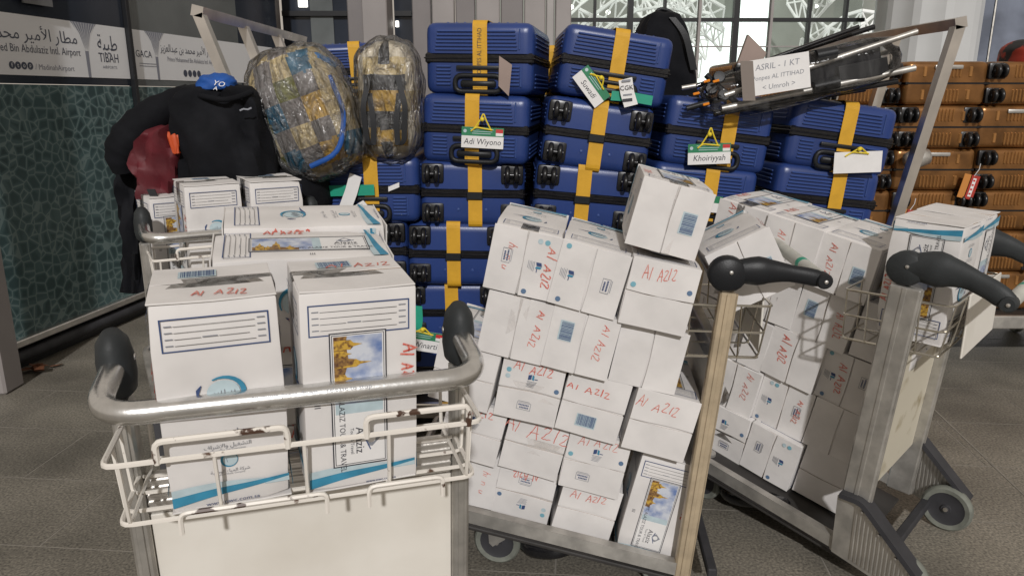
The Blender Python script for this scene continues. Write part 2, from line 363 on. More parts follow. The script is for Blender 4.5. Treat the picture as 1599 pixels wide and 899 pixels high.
def onwall(px, py):
    d = ray(px, py); o = Vector((0, 0, CAM_H)); P = o + d * (WN.dot(WO - o) / WN.dot(d)); return (P - WO).dot(WD), P.z
S1, S2 = onwall(203, 80)[0], 3.62
BT, BB = 1.965, 1.635
def pane(s0, s1, z0, z1, m, name='pane'):
    bm = bmesh.new(); bx(bm, ((s0 + s1) / 2, -0.012, (z0 + z1) / 2), (s1 - s0, 0.012, z1 - z0)); return part(name, bm, m, gw)
pane(-1.2, S1 - .022, 0.17, BB - .05, M['frosted']); pane(S1 + .022, S2, 0.17, BB - .05, M['frosted'])
pane(-1.2, S1 - .022, BB - .046, 3.6, M['dark_glass']); pane(S1 + .022, S1 + 1.5, BB - .046, 3.6, M['grey_glass']); pane(S1 + 1.504, S2, BB - .046, 3.6, M['dark_glass'])
bm = bmesh.new(); bx(bm, (S1, 0, 1.8), (0.036, 0.05, 3.5), 0.004); part('mullion', bm, M['mullion'], gw)
bm = bmesh.new(); bx(bm, (1.1, 0.005, 0.155), (5.0, 0.06, 0.042), 0.006); part('bottom_rail', bm, M['alu'], gw)
bm = bmesh.new(); tube(bm, [(-1.3, 0.005, 0.075), (3.6, 0.005, 0.075)], 0.035, 12); part('kick_tube', bm, M['rubber_dark'], gw, smooth=40)
bm = bmesh.new(); bx(bm, (1.1, -0.04, 0.07), (5.0, 0.05, 0.139)); part('plinth', bm, M['mullion'], gw)
bm = bmesh.new(); bx(bm, (0.55, 0.03, 2.9), (0.22, 0.012, 1.75)); part('blind', bm, mat('grey_blind', (0.16, 0.165, 0.17), 0.6, var=.2), gw)
PMAT = RX(90)    # print sheets: drawn in x,y and stood up against the wall (facing +local y after turning)
def wprint(name, P, y): return obj(name, P.mesh(name), gw, Matrix(((1, 0, 0, 0), (0, 0, 1, y), (0, 1, 0, 0), (0, 0, 0, 1))))
B_ = 'banner_ink'
for s0, s1 in ((-1.2, S1 - .022), (S1 + .022, S2 - .1)):
    bm = bmesh.new(); bx(bm, ((s0 + s1) / 2, -0.0045, (BT + BB) / 2), (s1 - s0, 0.002, BT - BB)); part('banner', bm, M['banner'], gw)
AR = 'ﻣﻄﺎﺭ ﺍﻷﻣﻴﺮ ﻣﺤﻤﺪ ﺑﻦ ﻋﺒﺪﺍﻟﻌﺰﻳﺰ'[::-1]
def motif(P, s):      # flaring column with fan ribs
    P.poly([(s - .012, BB), (s + .012, BB), (s + .016, BB + .17), (s + .05, BB + .27), (s + .115, BT), (s - .115, BT), (s - .05, BB + .27), (s - .016, BB + .17)], 'banner_grey')
    for k in range(-4, 5): P.line([(s + k * .003, BB + .16), (s + k * .012, BB + .26), (s + k * .025, BT - .003)], .003, 'banner', .0006)
P = Print(); s_a = onwall(4, 75)[0]; s_b = onwall(126, 92)[0]; s_m = onwall(138, 90)[0]; s_t = onwall(171, 90)[0]
P.text(AR, s_b, BB + .225, .095, B_, .0004, align='RIGHT', sx=1.05).text('Mohammed Bin Abdulaziz Intl. Airport', s_b + .01, BB + .145, .062, B_, .0004, align='RIGHT', sx=.84)
for k in range(4): P.disc(onwall(20 + 9.5 * k, 104)[0], BB + .052, .021, B_, .0004); 
P.text('f', onwall(20, 104)[0], BB + .052, .034, 'banner', .0008).text('t', onwall(29.5, 104)[0], BB + .052, .034, 'banner', .0008).text('o', onwall(39, 104)[0], BB + .053, .034, 'banner', .0008).text('p', onwall(48.5, 104)[0], BB + .056, .030, 'banner', .0008)
P.text('/ MadinahAirport', onwall(56, 104)[0], BB + .048, .045, 'banner_grey', .0004, align='LEFT')
motif(P, s_m)
P.text('ﻃﻴﺒﺔ'[::-1], s_t, BB + .215, .13, B_, .0004, sx=.8).text('TIBAH', s_t, BB + .125, .082, B_, .0004, sx=.85).text('AIRPORTS', s_t, BB + .068, .026, 'banner_grey', .0004, sx=1.2)
wprint('airport_lettering', P, -0.0027)
P = Print(); s_g = onwall(228, 95)[0]; s_m = onwall(247, 100)[0]
P.rect(s_g - .155, BB + .14, s_g - .11, BB + .215, 'banner_teal', .0004).rect(s_g - .14, BB + .155, s_g - .122, BB + .20, 'banner', .0008)
P.text('GACA', s_g - .01, BB + .17, .066, B_, .0004).rect(s_g - .07, BB + .105, s_g + .13, BB + .11, 'banner_grey', .0004).rect(s_g - .07, BB + .088, s_g + .13, BB + .093, 'banner_grey', .0004)
motif(P, s_m)
s_r = onwall(338, 110)[0]
P.text(AR, s_r, BB + .225, .075, B_, .0004, align='RIGHT', sx=.82).text('Prince Mohammed Bin Abdulaziz Intl. Airport', s_r + .02, BB + .15, .047, 'banner_grey', .0004, align='RIGHT', sx=.78)
for k in range(4): P.disc(s_m + .34 + .062 * k, BB + .055, .026, B_, .0004)
P.text('TIBAH', s_m + 1.75, BB + .13, .09, B_, .0004)
wprint('airport_lettering', P, -0.0027)
p = atz(14, 612, 0)
bm = bmesh.new(); bx(bm, (p.x - 0.045, p.y + 0.03, 1.9), (0.13, 0.16, 3.8), 0.012); tag(part('cladding_post', bm, M['fin']), 'grey clad post at the left edge in front of the glass', 'post')
bm = bmesh.new(); p = atz(50, 577, 0.02)
for k in range(9):
    a = random.uniform(-.10, .10); prism(bm, [(a, -.02), (a + .05, -.03), (a + .07, .01), (a + .02, .03)], 0, .003, T(p.x, p.y + .02, .012 + .004 * k) @ RZ(random.uniform(-60, 60)) @ RX(random.uniform(-25, 25)))
tag(part('dry_leaves', bm, mat('brown_leaf', (0.16, 0.055, 0.02), 0.7, var=.5, vscale=30)), 'small heap of dry brown leaves by the wall foot', 'leaves')

# ---------------------------------------------------------------- terminal front behind the luggage
FY = 8.2; KX = FY / 1.054 / CAM_F
def fx(px): return (px - 800) * KX
tb = empty('terminal_front', T(0, FY, 0), 'grey clad terminal front of tall panels and narrow windows', 'building')
M['fin2'] = mat('dark_clad', (0.19, 0.172, 0.168), 0.5, var=.15, vscale=2)
M['fin3'] = mat('light_clad', (0.36, 0.34, 0.325), 0.5, var=.1, vscale=2)
def fpanel(p0, p1, dy, m, name='wall_panel', z1=4.2, th=.12):
    a, b = fx(p0), fx(p1); bm = bmesh.new(); bx(bm, ((a + b) / 2, dy, z1 / 2), (b - a - .012, th, z1), .01); return part(name, bm, M[m], tb)
fpanel(368, 441, -.25, 'fin', 'column', th=.5); fpanel(577, 616, -.2, 'fin', 'column', th=.4); fpanel(545, 576, .0, 'fin2')
for k, (a, b, m) in enumerate(((645, 676, 'fin2'), (676, 712, 'fin'), (712, 744, 'fin2'), (744, 782, 'fin'), (782, 818, 'fin2'), (818, 852, 'fin'), (852, 866, 'fin3'), (866, 892, 'fin'))): fpanel(a, b, -.03 * (k % 2), m)
def fwindow(p0, p1, lit):
    a, b = fx(p0), fx(p1); bm = bmesh.new(); bx(bm, ((a + b) / 2, .06, 2.1), (b - a, .02, 4.2)); w = part('window', bm, M['dark_glass'], tb)
    bm = bmesh.new()
    for z in (1.95, 2.35):
        bm = bmesh.new(); bx(bm, ((a + b) / 2, .02, z), (b - a - .02, .05, .05)); part('frame_bar', bm, M['mullion'], w)
    if lit:
        bm = bmesh.new(); bx(bm, (a + (b - a) * .60, .035, 2.1), ((b - a) * .34, .02, 4.0)); part('curtain', bm, M['grey_glass'], w)
fwindow(441, 545, True); fwindow(616, 645, False)
M['lamp'] = mat('lit_lamp', (1, .97, .9), .5, emit=3.0)
def lampbar(p0, p1, py, dy=-.02, h=.02):
    a, b = fx(p0), fx(p1); z = aty((p0 + p1) / 2, py, FY).z; bm = bmesh.new(); bx(bm, ((a + b) / 2, dy, z), (b - a, .02, h), .004); part('lamp', bm, M['lamp'], tb)
lampbar(468, 482, 6, .03, .07); lampbar(618, 623, 38, .03, .06)
# glazed hall
HY = 10.0; HK = HY / 1.054 / CAM_F
def hx(px): return (px - 800) * HK
gc = empty('glazed_hall', T(0, HY, 0), 'tall glazed hall front with thin dark mullions and bright interior', 'building')
M['clear'] = film_mat('clear_glazing', 0.02, (.93, .96, .95), 1.0, .02, .02)
xs = [888, 928, 983, 1036, 1090, 1147, 1201, 1260, 1316, 1345]
for i, (a, b) in enumerate(zip(xs, xs[1:])):
    for z0, z1 in ((0.0, 2.44), (2.46, 4.6)):
        bm = bmesh.new(); bx(bm, ((hx(a) + hx(b)) / 2, 0, (z0 + z1) / 2), (hx(b) - hx(a) - .03, .012, z1 - z0)); part('pane', bm, M['clear'], gc)
for i, a in enumerate(xs[:-1]):
    w = .07 if i in (2, 5) else .032
    bm = bmesh.new(); bx(bm, (hx(a), -.03, 2.3), (w, .09, 4.6)); part('mullion', bm, M['mullion'] if i not in (4, 6) else M['fin'], gc)
bm = bmesh.new(); bx(bm, ((hx(888) + hx(1345)) / 2, -.032, 2.45), (hx(1345) - hx(888), .08, .045)); part('transom', bm, M['mullion'], gc)
bm = bmesh.new(); bx(bm, ((hx(888) + hx(1345)) / 2, -.032, 2.13), (hx(1345) - hx(888), .05, .015)); part('transom', bm, M['fin'], gc)
IY = 15.0; IK = IY / 1.05 / CAM_F
M['int'] = mat('glowing_hall_wall', (.20, .21, .185), .7, var=.4, vscale=.8, emit=.28)  # interior light put into the wall as a faint glow
M['lit'] = mat('lit_hall_wall', (.92, 1.0, .97), .6, var=.25, vscale=1.2, emit=1.05)  # brightly lit wall, its light put in as emission
M['int_w'] = mat('glowing_white_steel', (.75, .76, .74), .4, emit=.35)  # emission stands in for hall light falling on the trusses
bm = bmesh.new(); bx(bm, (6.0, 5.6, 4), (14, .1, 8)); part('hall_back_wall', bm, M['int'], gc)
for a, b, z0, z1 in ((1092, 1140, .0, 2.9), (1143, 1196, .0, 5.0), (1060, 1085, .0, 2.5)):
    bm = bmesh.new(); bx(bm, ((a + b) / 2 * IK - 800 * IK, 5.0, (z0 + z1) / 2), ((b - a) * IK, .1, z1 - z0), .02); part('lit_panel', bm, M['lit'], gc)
def truss(px0, px1, z0, z1, dy, flip=1):
    bm = bmesh.new(); A = Vector(((px0 - 800) * IK, dy, z0)); B = Vector(((px1 - 800) * IK, dy, z1)); N = 7; prev = None
    for k in range(N + 1):
        t = k / N; c = A.lerp(B, t) + Vector((0, 0, .55 * math.sin(t * math.pi) * flip)); lo = c + Vector((0, .1, -.34))
        if prev:
            tube(bm, [prev[0], c], .030, 6); tube(bm, [prev[1], lo], .025, 6); tube(bm, [prev[0], lo], .016, 5); tube(bm, [c, prev[1]], .016, 5)
        tube(bm, [c, lo], .016, 5); prev = (c, lo)
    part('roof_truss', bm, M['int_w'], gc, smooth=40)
truss(880, 1000, 3.2, 2.9, 3.6); truss(880, 1080, 2.5, 2.9, 2.8); truss(930, 1090, 3.4, 2.5, 4.2); truss(1205, 1335, 3.0, 3.3, 3.0); truss(1215, 1345, 2.5, 2.9, 3.8, -1); truss(960, 1095, 2.2, 3.2, 4.4); truss(880, 980, 2.1, 2.4, 4.0, -1)
for px, py in ((893, 12), (932, 22), (950, 20), (1192, 36), (1275, 10)):
    q = aty(px, py, 13.2); bm = bmesh.new(); lathe(bm, [(0, -.04), (.035, -.02), (.04, 0), (.035, .02), (0, .04)], 10, T(q.x, q.y - HY, q.z)); part('ceiling_lamp', bm, M['lamp'], gc)
# white column and the glossy cladding right of it
bm = bmesh.new(); c = hx(1412); prof = []
poly = []
for k in range(48):
    a = 2 * math.pi * k / 48; r_ = .60 + (.025 if (k // 2) % 2 else 0); poly.append((r_ * math.cos(a), r_ * math.sin(a)))
prism(bm, poly, 0, 5, T(c, HY - .6, 0))
tag(part('white_column', bm, mat('white_column_clad', (.52, .53, .53), .4, var=.1, vscale=2), smooth=20), 'broad white ribbed column behind the luggage frame', 'column')
sh = empty('glossy_cladding', T(5.0, 9.0, 0) @ RZ(-16), 'grey blue glossy cladding wall at the right edge', 'wall')
M['clad'] = mat('blue_grey_gloss', (.22, .25, .32), .22, col2=(.10, .115, .15), vscale=2.0, bump=.05, bscale=220)
for k in range(7):
    for z0, z1 in ((0, 1.15), (1.16, 1.86), (1.87, 4.5)):
        bm = bmesh.new(); bx(bm, (-.2 + .42 * k, 0, (z0 + z1) / 2), (.40, .03, z1 - z0), .006); part('clad_panel', bm, M['clad'], sh)
    bm = bmesh.new(); bx(bm, (-.2 + .42 * k + .21, -.012, 2.2), (.014, .03, 4.4)); part('joint_strip', bm, M['alu_dull'], sh)

truss(1010, 1090, 2.0, 2.6, 3.2); truss(890, 1060, 2.9, 3.6, 3.0, -1); truss(1200, 1345, 2.1, 2.6, 3.4); truss(905, 1090, 1.9, 2.2, 4.6); truss(1210, 1345, 3.5, 3.0, 4.4, -1)
# ================================================================== CARTONS
CW, CD, CH = 0.19, 0.195, 0.36
OFF = 0.0017
def body_mesh(seed):
    rnd = random.Random(seed); bm = bmesh.new(); bx(bm, (0, 0, CH / 2), (CW, CD, CH - .0065), .0035, seg=2)
    big = [e for e in bm.edges if e.calc_length() > .1]; bmesh.ops.subdivide_edges(bm, edges=big, cuts=4, use_grid_fill=True)
    k = [rnd.uniform(0, 6) for _ in range(6)]
    dents = [(Vector((rnd.choice((-1, 1)) * CW / 2, rnd.choice((-1, 1)) * CD / 2, rnd.choice((0, CH, rnd.uniform(.08, .28))))), rnd.uniform(.004, .010), rnd.uniform(.03, .06)) for _ in range(5)]
    for v in bm.verts:
        x, y, z = v.co
        for dp, da, dr in dents:      # crushed corners and edges
            q = (v.co - dp).length
            if q < dr: v.co += Vector((-dp.x, -dp.y, (CH / 2 - dp.z) * .5)).normalized() * (da * (1 - q / dr) ** 1.5)
        v.co.x += .0007 * math.sin(17 * z + k[0]) + .0009 * math.sin(30 * y + k[1]); v.co.y += .0007 * math.sin(15 * z + k[2]) + .0009 * math.sin(28 * x + k[3])
        cz = max(0, abs(z - CH / 2) / (CH / 2) - .86) / .14
        v.co.x *= 1 - .026 * cz * (1 + math.sin(k[4] + 9 * y)); v.co.y *= 1 - .026 * cz * (1 + math.sin(k[5] + 8 * x))
    return mesh_of(bm, 'carton_body', M['card'], 35)
BODY = [body_mesh(s) for s in range(5)]
def flap_mesh(seed):
    rnd = random.Random(seed); bm = bmesh.new(); bx(bm, (0, (CD / 2 - .0018) / 2, .0015), (CW - .003, CD / 2 - .0022, .003), .0008)
    big = [e for e in bm.edges if e.calc_length() > .05]; bmesh.ops.subdivide_edges(bm, edges=big, cuts=3, use_grid_fill=True)
    a, b = rnd.uniform(0, 6), rnd.uniform(0, 6)
    for v in bm.verts: v.co.y += .0022 * math.sin(24 * v.co.x + a) * (v.co.y / .1); v.co.z += .0012 * math.sin(26 * v.co.x + b)
    for f in bm.faces:
        f.normal_update(); f.material_index = 1 if abs(f.normal.z) < .5 and f.calc_center_median().y > .08 else 0
    return mesh_of(bm, 'carton_flap', [M['card'], M['kraft']])
FLAP = [flap_mesh(s) for s in range(5)]
def tape_mesh():
    bm = bmesh.new(); h = CH + .0008; d = .07; x = CW / 2 + .0018
    strap(bm, fillet([(-x, 0, h - d), (-x, 0, h), (x, 0, h), (x, 0, h - d)], .006, 3), .05, .0006, (0, 1, 0)); return mesh_of(bm, 'tape', M['tape'])
TAPE = tape_mesh()
def address(P, cx, cy, w=.158, h=.054, ink='navy'):
    P.frame(cx - w / 2, cy - h / 2, cx + w / 2, cy + h / 2, .0022, ink)
    for i in range(4):
        y = cy + h / 2 - .012 - i * .0105
        P.rect(cx - w / 2 + .006, y - .0008, cx - w / 2 + .017, y + .0012, 'grey_ink'); P.rect(cx + w / 2 - .018, y + .0012, cx + w / 2 - .006, y + .0032, 'grey_ink')
        if i == 2: P.rect(cx - w / 2 + .019, y - .0012, cx - .022, y - .0004, 'ink'); P.rect(cx - .020, y - .001, cx + .002, y + .001, 'grey_ink'); P.rect(cx + .004, y - .0012, cx + w / 2 - .03, y - .0004, 'ink')
        else: P.rect(cx - w / 2 + .019, y - .0012, cx + w / 2 - .021, y - .0004, 'ink')
def wave(P, y0):
    n = 14; w = CW - .008; top, bot, pal = [], [], []
    for i in range(n + 1):
        t = i / n; x = -w / 2 + w * t; yc = y0 + .020 * (t * t * (3 - 2 * t)) + .003 * math.sin(6 * t); th = .013 * (1 - t) + .005
        top.append((x, yc + th / 2)); bot.append((x, yc - th / 2)); pal.append((x, y0 + .020 + .006 * math.sin(3.5 * t + .4)))
    for i in range(n):
        P.poly([bot[i], bot[i + 1], top[i + 1], top[i]], 'aqua', .0004)
        if pal[i][1] > top[i][1] and pal[i + 1][1] > top[i + 1][1]: P.poly([top[i], top[i + 1], pal[i + 1], pal[i]], 'pale', .0002)
        else: P.poly([bot[i], bot[i + 1], (bot[i + 1][0], y0 + .008), (bot[i][0], y0 + .008)], 'pale', .0001)
AR_CO = 'ﺷﺮﻛﺔ ﺍﻟﻤﻴﺎﻩ ﺍﻟﻮﻃﻨﻴﺔ'[::-1]; AR_OP = 'ﺍﻟﺘﺸﻐﻴﻞ ﻭﺍﻹﺷﺮﺍﻑ'[::-1]
def front_print():
    P = Print(); address(P, 0, CH - .052)
    cx, cy, r = .002, .205, .029     # swirling drop emblem with a long tail
    P.disc(cx, cy, r * .86, 'pale', .0002, r * .74)
    arc = [(cx + r * 1.05 * math.cos(R(a)), cy + r * .92 * math.sin(R(a))) for a in range(120, -152, -16)]
    P.line(arc, .0085, 'aqua', .0006, taper=True)
    P.line([(cx - r * 1.35, cy - .004), (cx - r * 1.28, cy + .008), (cx - r * 1.1, cy + .016)], .006, 'navy', .0004, taper=True)
    P.line([(cx - .006, cy - r * .98), (cx + .018, cy - r * .95), (cx + .04, cy - r * .72), (cx + .064, cy - r * .66)], .0055, 'navy', .0004, taper=True)
    rnd = random.Random(3)
    for k in range(7): a = cx - .017 + .005 * k; P.line([(a, cy - .012 + rnd.uniform(-.004, .004)), (a + .004, cy + rnd.uniform(-.004, .006)), (a + .007, cy - .008 + rnd.uniform(-.005, .005))], .0014, 'grey_ink', .0008)
    P.text('ﻣﺎﺀ ﺯﻣﺰﻡ'[::-1], 0, .136, .012, 'grey_ink', .0002, sx=1.5)
    P.text(AR_OP, 0, .112, .010, 'grey_ink', .0002).text('Operations and Supervision', 0, .1045, .0048, 'grey_ink', .0002)
    P.disc(0, .086, .0135, 'aqua', .0002).disc(.0014, .086, .0112, 'pale', .0004).line([(-.003, .082), (-.004, .089)], .002, 'navy', .0006, taper=True)
    P.text(AR_CO, 0, .066, .008, 'grey_ink', .0002).text('National Water Company', 0, .0605, .0042, 'grey_ink', .0002)
    wave(P, .022); P.text('www.nwc.com.sa', 0, .0105, .0095, 'navy', .0006, sx=1.25)
    return P.mesh('front_print')
def tour_sticker():
    """portrait sheet with its picture and lettering turned a quarter clockwise; drawn lying (long side along x)"""
    P = Print(); L, H_ = .245, .094; x0 = -L / 2; y0 = -H_ / 2
    P.rect(x0, y0, -x0, -y0, 'white', .0003); P.frame(x0, y0, -x0, -y0, .0022, 'ink', .0007); P.frame(x0 + .004, y0 + .004, -x0 - .004, -y0 - .004, .0012, 'ink', .0007)
    P.rect(x0 + .007, y0 + .007, x0 + .128, -y0 - .007, 'sky_print', .0005)
    for i in range(6): P.rect(x0 + .128 + .006 * i, y0 + .007, x0 + .134 + .006 * i, -y0 - .007, ('pale', 'pale', 'pale', 'white', 'white', 'white')[i], .0005)
    b = y0 + .007
    P.poly([(x0 + .007, b), (x0 + .10, b), (x0 + .098, b + .014), (x0 + .072, b + .018), (x0 + .05, b + .024), (x0 + .02, b + .02), (x0 + .007, b + .022)], 'brown_print', .0009)
    for cx, w, h in ((.022, .017, .038), (.055, .014, .050), (.082, .016, .024), (.038, .012, .024)):     # plain gilded blocks with pointed tops
        P.poly([(x0 + cx - w / 2, b), (x0 + cx + w / 2, b), (x0 + cx + w / 2, b + h * .72), (x0 + cx + w * .18, b + h * .86), (x0 + cx, b + h * 1.25), (x0 + cx - w * .18, b + h * .86), (x0 + cx - w / 2, b + h * .72)], 'gold_print', .0011)
    P.poly([(x0 + .042, b), (x0 + .06, b), (x0 + .058, b + .03), (x0 + .048, b + .034)], 'brown_print', .0013)
    lx = x0 + .198     # emblem: a plain domed shape with a crescent line
    P.poly([(lx - .012, .012), (lx + .012, .012), (lx + .014, .020), (lx + .006, .028), (lx, .034), (lx - .006, .028), (lx - .014, .020)], 'grey_ink', .0009); P.disc(lx, .019, .007, 'white', .0011)
    P.line([(lx - .018, .015), (lx, .009), (lx + .02, .017)], .002, 'navy', .0011)
    P.text('Alaziz', lx, -.001, .021, 'ink', .0009).text('Tour & Travel', lx, -.014, .0085, 'ink', .0009)
    P.text('PT. ALAZIZ TOUR & TRAVEL', x0 + .176, -.030, .0135, 'ink', .0011, sx=.92)
    return P
def sticker_print():
    P = tour_sticker(); bmesh.ops.transform(P.bm, matrix=T(-.004, .165, 0) @ RZ(-90), verts=P.bm.verts)
    address(P, 0, CH - .050, .165, .054); wave(P, .018); P.text('www.nwc.com.sa', .03, .0075, .0075, 'navy', .0006)
    for k in range(3): P.rect(-.078, .158 + .004 * k, -.068, .1595 + .004 * k, 'ink', .0004)
    P.hand('Al AZIZ', .079, .215, .020, 'red', .0026, .0008, -90, 5)
    return P.mesh('sticker_print')
SIDE = {'A': front_print(), 'S': sticker_print()}
def end_print(kind, seed):
    P = Print(); h = CD / 4      # centre line of a flap
    if kind == 'hand': P.hand('Al AZIZ', -.01, h + .008, .028, 'red', .0028, 0, 0, seed)
    if kind == 'hand_big': P.hand('Al AZIZ', 0, h + .004, .045, 'red', .003, 0, 0, seed)
    if kind == 'hand_low': P.hand('Al AZIZ', .01, h - .012, .025, 'red', .0026, 0, 0, seed)
    if kind == 'scrawl': P.hand('hi n u', -.01, h + .006, .028, 'red', .0026, 0, 0, seed)
    if kind == 'bars':
        rnd = random.Random(seed); x = -.026; P.rect(-.030, h - .020, .030, h + .020, 'pale', 0)
        while x < .026:
            w = rnd.choice((.0008, .0013, .002)); P.rect(x, h - .016, x + w, h + .019, 'navy', .0003); x += w + rnd.choice((.0008, .0012, .0016))
    if kind in ('book', 'handbook'):
        if kind == 'handbook': P.hand('Al AZIZ', .0, h + .024, .026, 'red', .0026, .0004, 0, seed)
        y = h - .012; P.poly([(-.012, y), (-.002, y + .003), (-.002, y + .018), (-.012, y + .015)], 'navy'); P.poly([(0, y + .003), (.006, y), (.006, y + .015), (0, y + .018)], 'aqua')
        for k in range(5): P.rect(-.014 + .002 * (k % 2), y - .005 - .0042 * k, .016 - .002 * k, y - .0035 - .0042 * k, 'grey_ink')
        P.rect(.007, y + .004, .017, y + .0065, 'navy')
    if kind == 'stamp':
        P.frame(-.021, h - .012, .021, h + .012, .0013, 'grey_ink')
        for k, (a, b) in enumerate(((-.016, .015), (-.012, .012))): 
            x = a
            while x < b: P.rect(x, h + .0015 - .0085 * k, x + .0032, h + .0062 - .0085 * k, 'navy'); x += .0046
        P.rect(-.019, h + .0145, .016, h + .016, 'grey_ink')
    if kind == 'dots_a': P.disc(.078, h - .03, .0075, 'dot').disc(-.072, h - .012, .0075, 'pale').disc(-.072, h + .008, .0075, 'dot_teal')
    if kind == 'dots_b': P.disc(-.078, h - .028, .0075, 'dot_teal').disc(.076, h - .02, .0075, 'dot')
    return P.mesh(kind)
PRN = {}
def prn(kind, seed):
    k = (kind, seed % 13 if 'hand' in kind else 0)
    if k not in PRN: PRN[k] = end_print(kind, k[1] + 11)
    return PRN[k]
PN = {'hand': 'marker_writing', 'hand_big': 'marker_writing', 'hand_low': 'marker_writing', 'scrawl': 'marker_writing', 'bars': 'barcode', 'book': 'printed_emblem', 'handbook': 'marker_writing', 'stamp': 'printed_stamp', 'dots_a': 'printed_dots', 'dots_b': 'printed_dots'}
NB = [0]
def carton(Mx, label, group, upper=(), lower=(), sides='ASAS', opn=(.7, .7), far=True, tape=False):
    """upper / lower: prints on the two flaps of the +z end; upper is the +y flap"""
    NB[0] += 1; s = NB[0]; rnd = random.Random(s * 31)
    c = empty('carton', Mx, label, 'carton', group); obj('body', BODY[s % 5], c)
    for end in (0, 1):
        E = T(0, 0, CH - .003) if end == 0 else T(0, 0, .003) @ RX(180)
        for sgn, prints, o in ((1, upper, opn[0]), (-1, lower, opn[1])):
            ang = o * rnd.uniform(.3, 1.0) if end == 0 else .5
            Fm = E @ T(0, sgn * CD / 2, 0) @ (RZ(180) if sgn > 0 else Matrix()) @ RX(ang)
            f = obj('flap', FLAP[(s + sgn + end) % 5], c, Fm)
            if end == 0:
                
                for q, k in enumerate(prints):
                    vary = Matrix()
                    if k in ('hand', 'hand_low', 'scrawl'): vary = T(rnd.uniform(-.015, .015), CD / 4 + rnd.uniform(-.006, .006), 0) @ RZ(rnd.uniform(-7, 5)) @ Matrix.Diagonal((rnd.uniform(.72, 1.05), rnd.uniform(.7, 1.2), 1, 1)) @ T(0, -CD / 4, 0)
                    elif k in ('bars', 'stamp'): vary = T(rnd.uniform(-.03, .035), 0, 0)
                    obj(PN[k], prn(k, s), f, (T(0, 0, .003 + OFF * .9 + .0004 * q) if sgn < 0 else T(0, CD / 2, .003 + OFF * .9 + .0004 * q) @ RZ(180)) @ vary)
    for i, (ch, a) in enumerate(zip(sides, (0, 90, 180, 270))):
        if ch in SIDE: obj('printed_side', SIDE[ch], c, RZ(a) @ T(0, -(CD / 2 if i % 2 == 0 else CW / 2) - OFF, 0) @ RX(90))
    if tape or s % 3 == 0: obj('tape', TAPE, c)
    return c
def lay(Pf, u, v, w, seam, **kw):
    """carton lying with its top end towards -v; Pf = lower left corner of that end"""
    rnd = random.Random(NB[0] * 17 + 3); j = rnd.uniform(-1, 1)
    if seam == 'H': x, y = u, w; o = Pf + u * (CW / 2) + w * (CD / 2)
    elif seam == 'V': x, y = -w, u; o = Pf + u * (CD / 2) + w * (CW / 2)
    elif seam == 'X': x, y = -u, -w; o = Pf + u * (CW / 2) + w * (CD / 2)
    else: x, y = w, -u; o = Pf + u * (CD / 2) + w * (CW / 2)
    o = o + v * (CH + rnd.uniform(-.018, .014)); return carton(basis(o, x, y, -v) @ T(0, 0, CH / 2) @ RZ(j * 1.7) @ RX(rnd.uniform(-1.8, 1.8)) @ RY(rnd.uniform(-1.8, 1.8)) @ T(0, 0, -CH / 2), **kw)

